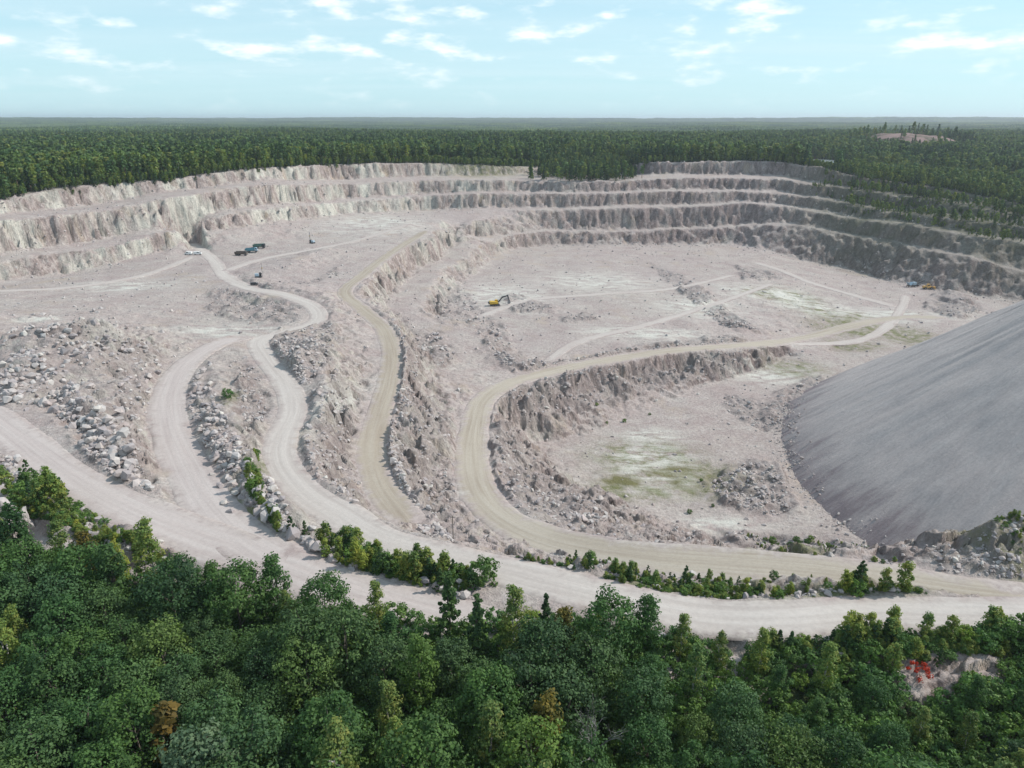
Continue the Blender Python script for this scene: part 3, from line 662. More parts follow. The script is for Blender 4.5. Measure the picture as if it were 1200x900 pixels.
# merge by pile, pick the 300 that show largest
merged = {}
for lab, H, s in allrocks:
    if lab in merged: merged[lab] = (np.vstack([merged[lab][0], H]), np.concatenate([merged[lab][1], s]))
    else: merged[lab] = (H, s)
sizes = np.concatenate([s/np.linalg.norm(H-np.array([0, 0, CZ]), axis=1) for H, s in merged.values()])
cut = np.sort(sizes)[-280]
for lab, (H, s) in merged.items():
    n = len(s); ps = s/np.linalg.norm(H-np.array([0, 0, CZ]), axis=1)
    rot = RNG.random((n, 3))*np.array([.9, .9, 6.28])-np.array([.45, .45, 0])
    sc3 = s[:, None]*(.8+.4*RNG.random((n, 3))); pos_ = H+np.array([0, 0, 1])*(s*(-.15+.55*RNG.random(n)**1.5))[:, None]
    big_ = ps >= cut
    for i in np.nonzero(big_)[0]:
        tag(ob('boulder', ROCKS[i % 9], None, pos_[i], rot[i], sc3[i]), 'angular pale grey boulder '+lab, 'boulder', 'boulders '+lab)
    k = ~big_
    scatter('rubble', pos_[k], rot[k], sc3[k], RNG.integers(0, 9, k.sum()), ROCKS, 'loose pinkish grey rubble '+lab, 'rubble')
# talus at the foot of every wall
tal = []
for L, w_, n in [(LINES[2], 5, 1500), (LINES[4], 5, 1500), (LINES[6], 5, 1300)]:
    D = dense(L, 1.0); p = D[RNG.integers(0, len(D), n)].copy(); p[:, :2] += RNG.normal(0, w_, (n, 2)); tal.append(p)
D = dense(np.array([Pd(*p) for p in L5]), 1.0); p = D[RNG.integers(0, len(D), 1300)].copy(); p[:, :2] += RNG.normal(0, 6, (1300, 2)); tal.append(p)
p = np.stack([RNG.uniform(-330, 330, 9000), RNG.uniform(120, 700, 9000), np.zeros(9000)], 1); tal.append(p)
tal = np.vstack(tal); ok = (samp(near_road, tal[:, 0], tal[:, 1]) < .3) & (np.hypot(tal[:, 0], tal[:, 1]) < np.interp(np.arctan2(tal[:, 0], tal[:, 1]), rim_ang, rim_r)-3)
tal = tal[ok]; tal[:, 2] = terrain(tal[:, 0], tal[:, 1]); n = len(tal); s = .35*(2.4/.35)**(RNG.random(n)**2.6)
scatter('rubble', tal, RNG.random((n, 3))*6.28, s[:, None]*(.8+.4*RNG.random((n, 3))), RNG.integers(0, 9, n), ROCKS, 'loose stones lying along the benches and across the pit floor', 'rubble')

# ------------------------------------------------------------------ trees
def leaf_mat(name, dark, light, warm=None, warm_amt=0.0):
    g_ = {'spruce_needles': 1.25, 'pine_needles': 1.5, 'birch_leaves': 1.45, 'sapling_leaves': 1.35, 'shrub_leaves': 1.2, 'maple_leaves': 1.2, 'willow_leaves': 1.12}.get(name, 1.0)
    dark = (dark[0]*g_*1.02, dark[1]*g_*1.05, dark[2]*g_*.86); light = (light[0]*g_*1.15, light[1]*g_*1.15, light[2]*g_*.84)
    m, t, out = new_mat(name)
    rnd = t.new('ShaderNodeObjectInfo').outputs['Random']; tone = t.attr('tone')
    c = t.mix(t.map(tone, 0, 1), dark, light)
    c = t.mix(t.map(rnd, 0, 1, 0, .35), c, tuple(a*.6+b*.4 for a, b in zip((.05, .075, .035), light)))
    c = t.mix(1.0, c, t.ramp(rnd, [(0, (.60, .68, .62)), (.25, (.95, .92, .85)), (.45, (1.15, 1.08, .78)), (.7, (.75, .90, .92)), (.9, (1.2, 1.2, .9)), (1, (1.75, 1.4, .75))]), 'MULTIPLY')
    if warm: c = t.mix(t.math('MULTIPLY', t.map(tone, .55, .95), warm_amt), c, warm)
    df = t.new('ShaderNodeBsdfPrincipled'); t.put(df.inputs['Base Color'], c); df.inputs['Roughness'].default_value = .65; df.inputs['Specular IOR Level'].default_value = .25
    tr = t.new('ShaderNodeBsdfTranslucent'); t.put(tr.inputs['Color'], t.mix(1.0, c, (1.1, 1.25, .7), 'MULTIPLY'))
    mx = t.new('ShaderNodeMixShader'); mx.inputs[0].default_value = .28
    t.l.new(df.outputs[0], mx.inputs[1]); t.l.new(tr.outputs[0], mx.inputs[2]); t.l.new(mx.outputs[0], out.inputs['Surface'])
    return m
LM = {'maple': leaf_mat('maple_leaves', (0.025, 0.062, 0.027), (0.069, 0.131, 0.053)),
      'willow': leaf_mat('willow_leaves', (0.035, 0.070, 0.040), (0.081, 0.144, 0.075)),
      'birch': leaf_mat('birch_leaves', (0.056, 0.096, 0.035), (0.136, 0.184, 0.067), (0.256, 0.192, 0.048), .45),
      'silver': leaf_mat('silver_leaves', (.08, .13, .09), (.24, .30, .24)),
      'orange': leaf_mat('orange_leaves', (.07, .05, .015), (.20, .11, .03)),
      'gold': leaf_mat('golden_leaves', (0.062, 0.069, 0.022), (0.188, 0.138, 0.037)),
      'red': leaf_mat('red_leaves', (.25, .015, .012), (.55, .05, .035)),
      'spruce': leaf_mat('spruce_needles', (0.022, 0.054, 0.032), (0.058, 0.106, 0.054)),
      'pine': leaf_mat('pine_needles', (0.038, 0.074, 0.042), (0.096, 0.141, 0.070)),
      'sapling': leaf_mat('sapling_leaves', (0.072, 0.120, 0.040), (0.176, 0.224, 0.080), (0.320, 0.240, 0.048), .5),
      'shrub': leaf_mat('shrub_leaves', (0.048, 0.099, 0.038), (0.120, 0.200, 0.072))}
def bark(name, a, b, zs=1.0):
    m, t, out = new_mat(name); oc = t.new('ShaderNodeTexCoord').outputs['Object']
    n = t.noise(t.vmath('MULTIPLY', oc, (3, 3, zs)), 2.0, 4, .6); principled(t, out, t.mix(t.map(n, .4, .6), a, b), .9); return m
BK = {'grey': bark('grey_bark', (.09, .075, .06), (.20, .17, .14)), 'birch': bark('birch_bark', (.12, .11, .10), (.62, .60, .56), 2.5), 'pine': bark('pine_bark', (.17, .10, .06), (.36, .25, .18)), 'dead': bark('dead_bark', (.20, .19, .18), (.34, .33, .32))}
def tube(pts, rad_, k=5):
    pts = np.asarray(pts, float); n = len(pts); V_ = []
    for i in range(n):
        d_ = pts[min(i+1, n-1)]-pts[max(i-1, 0)]; d_ /= np.linalg.norm(d_)+1e-9
        a = np.cross(d_, (.31, .95, .05)); a /= np.linalg.norm(a)+1e-9; b = np.cross(d_, a)
        for j in range(k): V_.append(pts[i]+rad_[i]*(a*math.cos(2*math.pi*j/k)+b*math.sin(2*math.pi*j/k)))
    Q = [[i*k+j, i*k+(j+1) % k, (i+1)*k+(j+1) % k, (i+1)*k+j] for i in range(n-1) for j in range(k)]
    return np.array(V_), np.array(Q)
def join(parts):
    Vs, Qs, o = [], [], 0
    for v, q in parts: Vs.append(v); Qs.append(q+o); o += len(v)
    return np.vstack(Vs), np.vstack(Qs)
def cards(P, N, size, rg, aspect=1.0, tone=None):
    n = len(P); N = N/(np.linalg.norm(N, axis=1)[:, None]+1e-9); h = rg.normal(size=(n, 3))
    A = np.cross(N, h); A /= np.linalg.norm(A, axis=1)[:, None]+1e-9; B = np.cross(N, A)
    s = size*(.6+.8*rg.random(n))[:, None]
    bend = N*s*.25*rg.normal(size=(n, 1))
    V_ = np.stack([P-A*s*.5*aspect-B*s*.12, P+B*s*.42+bend, P+A*s*.55*aspect+B*s*.1, P-B*s*.45-bend], 1).reshape(-1, 3)
    Q = np.arange(4*n).reshape(n, 4)
    tn = np.repeat(tone if tone is not None else rg.random(n), 4)
    return V_, Q, tn
def tree_parts(kind, seed, H, Rc, ncl, per, leaf, bare=.25, shape='round'):
    rg = np.random.default_rng(seed)
    z0 = H*bare; cen = []
    for i in range(ncl):
        u_ = (i+.5)/ncl; th = i*2.39996+rg.normal(0, .3)
        if shape == 'round':
            zz_ = u_**.8; prof = math.sin(math.pi*(.18+.74*zz_))**.6; rr2 = Rc*prof*(.45+.55*rg.random()**.5)
        elif shape == 'column':
            zz_ = u_; prof = (1-zz_)**.55*min(1, .35+2.2*zz_); rr2 = Rc*prof*(.35+.65*rg.random())
        elif shape == 'cone':
            zz_ = u_; prof = (1-zz_*.97); rr2 = Rc*prof*(.3+.7*rg.random()**.6)
        else:
            zz_ = .25+.75*u_; prof = math.sin(math.pi*(.2+.7*u_))**.7; rr2 = Rc*prof*rg.random()**.6
        cen.append((rr2*math.cos(th), rr2*math.sin(th), z0+(H-z0)*zz_*.97))
    cen = np.array(cen)+rg.normal(0, Rc*.07, (ncl, 3))
    rc = Rc*(.30 if shape != 'cone' else .22)*(.6+.8*rg.random(ncl))
    if shape == 'cone': rc = rc*(1.15-.8*(cen[:, 2]-z0)/(H-z0))
    ci = rg.integers(0, ncl, ncl*per)
    d_ = rg.normal(size=(ncl*per, 3)); d_ /= np.linalg.norm(d_, axis=1)[:, None]
    P = cen[ci]+d_*(rc[ci]*(.45+.62*rg.random(ncl*per)))[:, None]*np.array([1, 1, .75 if shape != 'cone' else .5])
    mid_ = np.array([0, 0, z0+(H-z0)*.4])
    N = d_*1.1+(P-mid_)/Rc*.6+rg.normal(0, .38, P.shape)+np.array([0, 0, .3])
    tone = np.clip(.5+.25*rg.normal(size=ncl)[ci]+.22*rg.normal(size=len(P)), 0, 1)
    Vc, Qc, tn = cards(P, N, leaf, rg, 1.25, tone)
    parts = [tube(np.array([[0, 0, -.6], [rg.normal(0, .1), rg.normal(0, .1), H*.3], [rg.normal(0, .2), rg.normal(0, .2), H*.6], [rg.normal(0, .2), rg.normal(0, .2), H*.95]]), np.array([.026, .02, .013, .003])*H*.62, 6)]
    for i in rg.choice(ncl, min(ncl, 9 if shape != 'cone' else 4), replace=False):
        c_ = cen[i]; zb = max(z0*.8, c_[2]-np.hypot(c_[0], c_[1])*.9-.6)
        parts.append(tube(np.array([[0, 0, zb], [c_[0]*.5, c_[1]*.5, (zb+c_[2])/2+.2], c_]), np.array([.0075, .005, .002])*H, 4))
    Vt, Qt = join(parts)
    return (Vc, Qc, tn), (Vt, Qt)
def tree_meshes(kind, lm, bk, seed, **kw):
    (Vc, Qc, tn), (Vt, Qt) = tree_parts(kind, seed, **kw)
    cr = mesh_np(kind+'_crown', Vc, Qc, LM[lm]); fattr(cr, 'tone', tn)
    tr = mesh_np(kind+'_trunk', Vt, Qt, BK[bk])
    return cr, tr, ((Vc, Qc, tn), (Vt, Qt), lm, bk)
def joined(d_, name):
    (Vc, Qc, tn), (Vt, Qt), lm, bk = d_
    V_, Q = join([(Vc, Qc), (Vt, Qt)]); me = mesh_np(name, V_, Q, [LM[lm], BK[bk]], mi=[0]*len(Qc)+[1]*len(Qt))
    fattr(me, 'tone', np.concatenate([tn, np.zeros(len(Vt))])); return me
def plant_tree(name, pr, loc, s, label, cat, group=None, rot=None):
    r = ob(name, None, None, loc, (0, 0, random.random()*6.28 if rot is None else rot), s)
    r.empty_display_size = .5
    ob('crown', pr[0], r); ob('trunk', pr[1], r)
    return tag(r, label, cat, group)
def gz(x, y): return float(terrain(np.array([x]), np.array([y]))[0])

PR = {}
PR['maple'] = [tree_meshes('maple', 'maple', 'grey', 10+i, H=12, Rc=4.1, ncl=60, per=104, leaf=.27, bare=.14) for i in range(4)]
PR['willow'] = [tree_meshes('willow', 'willow', 'grey', 20+i, H=11, Rc=4.2, ncl=74, per=84, leaf=.26, bare=.10) for i in range(3)]
PR['birch'] = [tree_meshes('birch', 'birch', 'birch', 30+i, H=14, Rc=2.5, ncl=52, per=74, leaf=.235, bare=.22, shape='column') for i in range(3)]
PR['aspen'] = [tree_meshes('aspen', 'maple', 'grey', 40+i, H=13, Rc=3.0, ncl=56, per=84, leaf=.25, bare=.18, shape='column') for i in range(2)]
PR['spruce'] = [tree_meshes('spruce', 'spruce', 'grey', 50+i, H=11, Rc=2.3, ncl=80, per=38, leaf=.30, bare=.06, shape='cone') for i in range(2)]
PR['gold'] = [tree_meshes('gold', 'gold', 'birch', 60, H=12, Rc=2.8, ncl=50, per=58, leaf=.29, bare=.2, shape='column')]
PR['orange'] = [tree_meshes('orange', 'orange', 'grey', 61, H=9, Rc=1.7, ncl=26, per=44, leaf=.42, bare=.2, shape='column')]
PR['silver'] = [tree_meshes('silver', 'silver', 'grey', 62, H=10, Rc=3.4, ncl=70, per=60, leaf=.30, bare=.15)]
PR['shrub'] = [tree_meshes('shrub', 'shrub', 'grey', 70+i, H=2.6, Rc=1.5, ncl=26, per=60, leaf=.19, bare=.02) for i in range(3)]
PR['redbush'] = [tree_meshes('redbush', 'red', 'grey', 76, H=1.9, Rc=1.5, ncl=14, per=50, leaf=.15, bare=.1)]
PR['pinelet'] = [tree_meshes('pinelet', 'spruce', 'grey', 80+i, H=4.2, Rc=1.35, ncl=44, per=36, leaf=.18, bare=.03, shape='cone') for i in range(2)]
PR['sapling'] = [tree_meshes('sapling', 'sapling', 'grey', 84+i, H=4.6, Rc=1.5, ncl=30, per=58, leaf=.19, bare=.06, shape='column') for i in range(3)]
PR['farpine'] = [tree_meshes('farpine', 'pine', 'pine', 90+i, H=20, Rc=2.9, ncl=22, per=14, leaf=1.25, bare=.42, shape='column') for i in range(3)]
PR['farspruce'] = [tree_meshes('farspruce', 'spruce', 'grey', 95+i, H=19, Rc=2.7, ncl=34, per=9, leaf=1.15, bare=.08, shape='cone') for i in range(2)]
PR['farbirch'] = [tree_meshes('farbirch', 'birch', 'birch', 98+i, H=17, Rc=3.0, ncl=24, per=13, leaf=1.2, bare=.28, shape='column') for i in range(3)]

LAB = {'maple': ('maple_tree', 'rounded dark green broadleaf tree in the foreground wood'), 'willow': ('willow_tree', 'broad bushy grey-green willow in the foreground wood'),
       'birch': ('birch_tree', 'slender olive green birch in the foreground wood'), 'aspen': ('aspen_tree', 'tall narrow dark green aspen in the foreground wood'), 'spruce': ('spruce_tree', 'dark pointed spruce in the foreground wood')}
# single trees one can point at: crown pixel, crown height
def at_crown(px, py, zc): p = Pz(px, py, zc); return p[0], p[1]
taken = []
for kind, nm, px, py, h, s, lab in [('orange', 'rowan_tree', 195, 850, 37, 1.25, 'small orange-brown autumn tree among green crowns in the foreground wood'),
        ('silver', 'silver_willow_tree', 233, 880, 38, 1.15, 'pale silvery green willow in the foreground wood'),
        ('gold', 'golden_birch_tree', 640, 838, 38, 1.0, 'yellow-brown turning birch beside the bare grey tree'),
        ('gold', 'golden_birch_tree', 100, 640, 37, .85, 'yellow-green birch below the rock berm of the lower road'),
        ('gold', 'golden_birch_tree', 660, 735, 37, .75, 'yellow-tinged birch rising beside the main haul road')]:
    x, y = at_crown(px, py, h); taken.append((x, y, {'orange': 4.2, 'silver': 4.8}.get(kind, 3.2)))
    plant_tree(nm, PR[kind][0], (x, y, gz(x, y)-.1), s, lab, 'tree')
# bare grey tree
def bare_tree(seed):
    rg = np.random.default_rng(seed); parts = []
    def grow(p, d_, L, r_, lev):
        q = p+d_*L; m_ = (p+q)/2+rg.normal(0, L*.06, 3)
        parts.append(tube([p, m_, q], [r_, r_*.8, r_*.55], 4 if lev < 2 else 3))
        if lev >= 5: return
        for _ in range(3 if lev < 4 else 2):
            nd = d_+rg.normal(0, .42, 3)+np.array([0, 0, .12]); grow(q-d_*L*rg.random()*.35, nd/np.linalg.norm(nd), L*(.62+.2*rg.random()), r_*.58, lev+1)
    grow(np.array([0, 0, -.5]), np.array([0, 0, 1.]), 3.2, .17, 0)
    return join(parts)
v, q_ = bare_tree(3); x, y = at_crown(705, 850, 37); taken.append((x, y, 5.4))
# its grey trunk and its bare twigs
nt = 8*12
r = ob('bare_tree', None, None, (x, y, gz(x, y)), None, 1.3); tag(r, 'leafless grey tree with a haze of fine twigs in the wood', 'tree')
kq = q_.max(1) < nt
ob('trunk', mesh_np('bare_trunk', v, q_[kq], BK['dead']), r); ob('branches', mesh_np('bare_branches', v, q_[~kq], BK['dead']), r)

def poisson(n_try, spacing, gen, taken):
    pts = []; grid = {}
    for _ in range(n_try):
        x, y = gen()
        if x is None: continue
        k = (int(x//spacing), int(y//spacing)); bad = False
        for a in (-1, 0, 1):
            for b in (-1, 0, 1):
                for (u_, v_) in grid.get((k[0]+a, k[1]+b), ()):
                    if (u_-x)**2+(v_-y)**2 < spacing**2: bad = True
        if bad or any((x-a)**2+(y-b)**2 < c*c for a, b, c in taken): continue
        grid.setdefault(k, []).append((x, y)); pts.append((x, y))
    return pts
def fore_lim(x, y): return np.interp(600+F*x/(y*cp+68*sp), fore_px, fore_d)
def gen():
    y = random.uniform(36, 105); x = random.uniform(-.84, 1.02)*(y*cp+66*sp)
    if y > fore_lim(x, y)-1.5: return None, None
    return x, y
wood = poisson(14000, 4.7, gen, taken)
for (x, y) in wood:
    edge = fore_lim(x, y)-y; nz_ = float(vnoise(np.array(x/14), np.array(y/14), 61)); u_ = random.random(); px_ = 600+F*x/(y*cp+66*sp)
    if edge < 9:
        kind = 'birch' if u_ < .42 else ('aspen' if u_ < .7 else ('spruce' if u_ < .82 else 'maple')); s = random.uniform(.66, 1.12)
    else:
        kind = 'willow' if nz_ > .08 else ('maple' if u_ < .6 else ('aspen' if u_ < .76 else 'birch')); s = random.uniform(.66, 1.1)
    if px_ > 760 and edge < 16: s *= .66
    nm, lab = LAB[kind]
    zone = ('on the wood edge beside the lower road' if px_ < 560 else ('on the wood edge below the main road' if px_ < 1000 else 'on the wood edge near the bare soil patch')) if edge < 10 else ('deep in the foreground wood' if edge < 26 else 'in the dense middle of the foreground wood')
    lab = ('tall ' if s > 1.08 else ('low ' if s < .8 else ''))+lab.replace('tall ', '').replace('in the foreground wood', zone)
    plant_tree(nm, random.choice(PR[kind]), (x, y, gz(x, y)-.15), s, lab, 'tree', lab+' group')
print('wood', len(wood))
# undergrowth between them
def gen2():
    y = random.uniform(36, 100); x = random.uniform(-.86, 1.05)*(y*cp+66*sp)
    return (x, y) if y < fore_lim(x, y)+1.0 else (None, None)
ug = np.array(poisson(9000, 1.7, gen2, [])); n = len(ug)
P = np.column_stack([ug, terrain(ug[:, 0], ug[:, 1])-.1]); s = RNG.uniform(.7, 1.5, n)
scatter('undergrowth', P, RNG.random((n, 3))*np.array([0, 0, 6.28]), s[:, None].repeat(3, 1), RNG.integers(0, 3, n), [joined(p[2], 'undergrowth_shrub') for p in PR['shrub']], 'dense green undergrowth below the foreground trees', 'undergrowth')

# shrubs and saplings by the roads
def strip(kind, name, pts, n, jit, s0, s1, label, cat, group, lift=0):
    pts = np.array(pts, float); seg = np.linspace(0, len(pts)-1, n); k = np.minimum(seg.astype(int), len(pts)-2); f_ = (seg-k)[:, None]
    pp = pts[k]*(1-f_)+pts[k+1]*f_+RNG.normal(0, 1, (n, 2))*np.array(jit); H = hits(pp[:, 0], pp[:, 1])
    for h in H:
        if samp(near_road, h[:1], h[1:2])[0] > .985: continue
        kk = random.choice(kind)
        plant_tree(name[kk] if isinstance(name, dict) else name, random.choice(PR[kk]), (h[0], h[1], h[2]-.1), random.uniform(s0, s1), label[kk] if isinstance(label, dict) else label, cat[kk] if isinstance(cat, dict) else cat, group[kk] if isinstance(group, dict) else group)
NM = {'pinelet': 'young_spruce', 'sapling': 'birch_sapling', 'shrub': 'shrub'}; CT = {'pinelet': 'young spruce', 'sapling': 'sapling', 'shrub': 'shrub'}
def kinds_lab(where): return ({'pinelet': 'young dark spruce '+where, 'sapling': 'leafy yellow-green sapling '+where, 'shrub': 'low green shrub '+where}, {'pinelet': 'young spruces '+where, 'sapling': 'saplings '+where, 'shrub': 'shrubs '+where})
def belt(kinds, pts, n, jit, s0, s1, where):
    l_, g_ = kinds_lab(where); strip(kinds, NM, pts, n, jit, s0, s1, l_, CT, g_)
belt(['sapling', 'shrub', 'pinelet'], [(388,640),(440,660),(500,672),(545,682)], 80, (12, 7), .45, 1.15, 'on the bank between the lower and main roads')
belt(['sapling', 'shrub', 'pinelet'], [(535,676),(580,672),(640,672)], 26, (10, 4), .3, .85, 'on the narrow neck of the bank above the main road')
belt(['pinelet', 'sapling'], [(345,622),(385,632),(420,645)], 7, (4, 3), .6, .95, 'behind the big boulders on the bank')
belt(['sapling', 'shrub'], [(292,540),(296,560),(300,580)], 7, (3, 6), .6, 1.0, 'on top of the boulder ridge')
belt(['sapling', 'shrub'], [(310,595),(325,610)], 5, (5, 4), .35, .6, 'at the lower end of the boulder ridge')
belt(['shrub'], [(267,462),(270,470)], 1, (1, 1), .9, 1.1, 'alone halfway up the boulder ridge')
belt(['sapling', 'shrub', 'pinelet'], [(640,664),(700,672),(780,682),(860,688),(950,690)], 150, (16, 5), .25, .7, 'on the planted berm between pit and main roads')
belt(['sapling', 'pinelet', 'shrub'], [(985,690),(1050,694),(1090,697),(1135,698)], 80, (22, 6), .5, 1.3, 'in the thicket at the end of the berm')
belt(['sapling', 'pinelet', 'shrub'], [(960,762),(1020,755),(1060,752)], 60, (22, 10), .45, 1.1, 'in the clump beside the bare soil patch')
belt(['sapling', 'shrub'], [(1140,745),(1175,742),(1210,745)], 34, (16, 10), .8, 1.3, 'by the bend at the bare soil patch')
belt(['sapling', 'shrub'], [(1170,712),(1195,712)], 7, (8, 4), .7, 1.1, 'on the roadside past the berm thicket')
belt(['pinelet', 'sapling', 'shrub'], [(700,745),(780,755),(860,760),(920,762)], 70, (18, 7), .4, 1.0, 'along the wood edge below the main road')
belt(['shrub', 'sapling', 'pinelet'], [(20,570),(60,585),(85,590)], 26, (11, 6), .9, 1.4, 'beside the tall grey outcrop')
belt(['shrub'], [(920,632),(960,636)], 8, (10, 3), .4, .8, 'on the ridge before the gravel heap')
belt(['shrub'], [(700,485),(712,508),(760,500),(845,600),(800,590)], 7, (6, 6), .35, .7, 'scattered on the lower pit floor')
belt(['pinelet'], [(1093,736),(1094,737)], 1, (1, 1), .6, .7, 'alone at the edge of the bare soil patch')
x, y, z = hits([1080], [785])[0]; plant_tree('red_bush', PR['redbush'][0], (x, y, z-.05), 1.0, 'small bright red autumn bush on bare soil', 'bush')
x, y, z = hits([566], [684])[0]; plant_tree('round_shrub', PR['shrub'][0], (x, y, z-.1), 1.7, 'round bright green shrub at the edge of the main road', 'shrub')

# forest beyond the rim
def rim_at(x, y): return np.interp(np.arctan2(x, y), rim_ang, rim_r)
def ring(r0, r1, sp, amax=43):
    n = int((R(amax)*2)*(r1*r1-r0*r0)/2/(sp*sp)); r_ = np.sqrt(RNG.uniform(r0*r0, r1*r1, n)); a = RNG.uniform(-R(amax), R(amax), n)
    return r_*np.sin(a), r_*np.cos(a)
POND = PONDC
fx, fy = [], []
for r0, r1, sp_ in [(400, 900, 4.0), (900, 1500, 4.8), (1500, 2300, 6.4)]:
    a, b = ring(r0, r1, sp_); fx.append(a); fy.append(b)
fx = np.concatenate(fx); fy = np.concatenate(fy); r_ = np.hypot(fx, fy); dr = r_-rim_at(fx, fy); ppx = 600+F*fx/(fy*cp+48*sp)
keep = dr > 5+7*RNG.random(len(fx))
keep &= ~((np.abs(ppx-560) < 62) & (dr < 46+20*vnoise(fx/15, fy/15, 71)))               # mown clearing on the rim
keep &= ~((np.abs((fx-POND[0])/34)**2+np.abs((fy-POND[1]+20)/70)**2) < 1)
keep &= ~((((fx-655)/84)**2+((fy-1215)/90)**2 < 1) & (RNG.random(len(fx)) < .95))
keep &= ~((dr < 14) & (RNG.random(len(fx)) < .3))
keep |= (ppx > 630) & (ppx < 745) & (dr > -55) & (dr < 12) & (RNG.random(len(fx)) < .6)
fx, fy, dr, ppx = fx[keep], fy[keep], dr[keep], ppx[keep]; n = len(fx); fz = terrain(fx, fy)-.2
mixn = fbm(fx/70, fy/70, 3, 77)+RNG.normal(0, .22, n)
kind = np.where(mixn > .12, 2, np.where(mixn > -.12, 0, 1))                              # birch, pine, spruce
young = (ppx > 985) & (dr < 170)
kind = np.where(young, np.where(RNG.random(n) < .75, 2, 0), kind)
scl = RNG.uniform(.52, 1.12, n)*np.where(young, .66, 1.0)
cent = (ppx > 630) & (ppx < 745) & (dr < 40); scl = np.where(cent, scl*.6, scl)
scl = np.where((np.abs(ppx-962+12*vnoise(fx/25, fy/25, 75)) < 16) & (dr < 215), scl*.28, scl)
ps = scl/np.hypot(fx, fy); vis = (np.abs(ppx-600) < 610) & (dr < 70)
order = np.argsort(-(ps*vis)); pick = order[:300]
FK = ['farpine', 'farspruce', 'farbirch']; FN = [('pine_tree', 'tall bare-trunked pine on the far rim'), ('spruce_tree', 'dark conical spruce on the far rim'), ('birch_tree', 'pale-stemmed birch on the far rim')]
for i in pick:
    k = kind[i]; nm, lab = FN[k]
    if young[i]: lab = lab.replace('tall', 'young').replace('on the far rim', 'on the wooded rim above the dark wall')
    else: lab = lab.replace('far rim', 'rim '+('above the pale stepped cliff' if ppx[i] < 330 else ('between the stepped cliff and the clearing' if ppx[i] < 560 else 'of the far wall')))
    plant_tree(nm, random.choice(PR[FK[k]]), (fx[i], fy[i], fz[i]), float(scl[i]), lab, 'tree', lab+' group')
rest = np.ones(n, bool); rest[pick] = False; m_ = rest.sum()
protos = [joined(p[2], 'forest_tree') for k in FK for p in PR[k]]; base_ = np.array([0, 3, 5]); cnt = np.array([3, 2, 3])
kr = kind[rest]; pi_ = base_[kr]+(RNG.random(m_)*cnt[kr]).astype(int)
scatter('forest', np.column_stack([fx, fy, fz])[rest], RNG.random((m_, 3))*np.array([.06, .06, 6.28]), scl[rest][:, None]*np.column_stack([RNG.uniform(1.0, 1.6, m_)]*2+[RNG.uniform(.85, 1.15, m_)]), pi_, protos, 'mixed green forest stretching away beyond the quarry rim', 'forest')
print('forest', m_)
# distant canopy in patches
def canopy(seed):
    rg = np.random.default_rng(seed); parts = []; tn = []
    for _ in range(85):
        x, y = rg.uniform(-34, 34, 2); h = rg.uniform(11, 20); w_ = rg.uniform(2.8, 5.2); con = rg.random() < .5; k = 6
        lv = [(0, .5), (.35, 1.0), (.75, .42 if con else .85), (1.0, .03 if con else .15)]
        V_ = np.array([[x+w_*f_*math.cos(6.283*j/k+i)*(1+rg.normal(0, .15)), y+w_*f_*math.sin(6.283*j/k+i)*(1+rg.normal(0, .15)), h*(u_*.8+.2)] for i, (u_, f_) in enumerate(lv) for j in range(k)])
        Q = np.array([[i*k+j, i*k+(j+1) % k, (i+1)*k+(j+1) % k, (i+1)*k+j] for i in range(3) for j in range(k)])
        parts.append((V_, Q)); tn += [min(1, max(0, rg.normal(.45, .25)))]*len(V_)
    V_, Q = join(parts); me = mesh_np('forest_canopy', V_, Q, LM['pine' if seed % 2 else 'spruce'] if seed < 4 else LM['birch']); fattr(me, 'tone', tn); return me
CAN = [canopy(i) for i in range(5)]
cx, cy = [], []
for r0, r1, sp_ in [(2150, 4500, 44), (4500, 9000, 66), (9000, 16500, 120)]:
    a, b = ring(r0, r1, sp_, 41); cx.append(a); cy.append(b)
cx = np.concatenate(cx); cy = np.concatenate(cy); n = len(cx); cz = far_z(cx, cy)-1.5; sc_ = RNG.uniform(.85, 1.2, n)*np.where(np.hypot(cx, cy) > 9000, 1.6, 1.0)
pk = np.where(fbm(cx/400, cy/400, 2, 81)+RNG.normal(0, .12, n) > .14, 4, RNG.integers(0, 4, n))
scatter('distant_forest', np.column_stack([cx, cy, cz]), RNG.random((n, 3))*np.array([0, 0, 6.28]), sc_[:, None]*np.array([[1.15, 1.15, 1.0]]), pk, CAN, 'distant forest reaching to the horizon', 'forest')
print('canopy', n)
# young trees on the benches of the dark wall
def bench_trees():
    out_ = []
    for k, w_, cnt_, x0, x1 in [(1, 30, 210, 965, 1215), (2, 14, 100, 990, 1215), (3, 6, 22, 1060, 1215)]:
        cols = RNG.uniform(x0, x1, cnt_)
        for c_ in cols:
            pyv = np.interp(c_, xs, [WALL[q][k][0] for q in xs]); dv = np.interp(c_, xs, [WALL[q][k][1] for q in xs])
            p = back(Pd(c_, pyv, dv), random.uniform(1.5, w_)); out_.append((p[0], p[1], k))
    return out_
for x, y, k in bench_trees():
    kk = 'farbirch' if random.random() < .8 else 'farspruce'; w_ = {1: 'upper', 2: 'second', 3: 'third'}[k]
    plant_tree('young_birch' if kk == 'farbirch' else 'young_spruce', random.choice(PR[kk]), (x, y, gz(x, y)-.2), tuple(np.array([1.5, 1.5, 1])*random.uniform(.18, .55)), ('young yellow-green birch' if kk == 'farbirch' else 'young dark spruce')+' on the '+w_+' bench of the dark wall', 'tree', ('young birches' if kk == 'farbirch' else 'young spruces')+' on the '+w_+' bench')
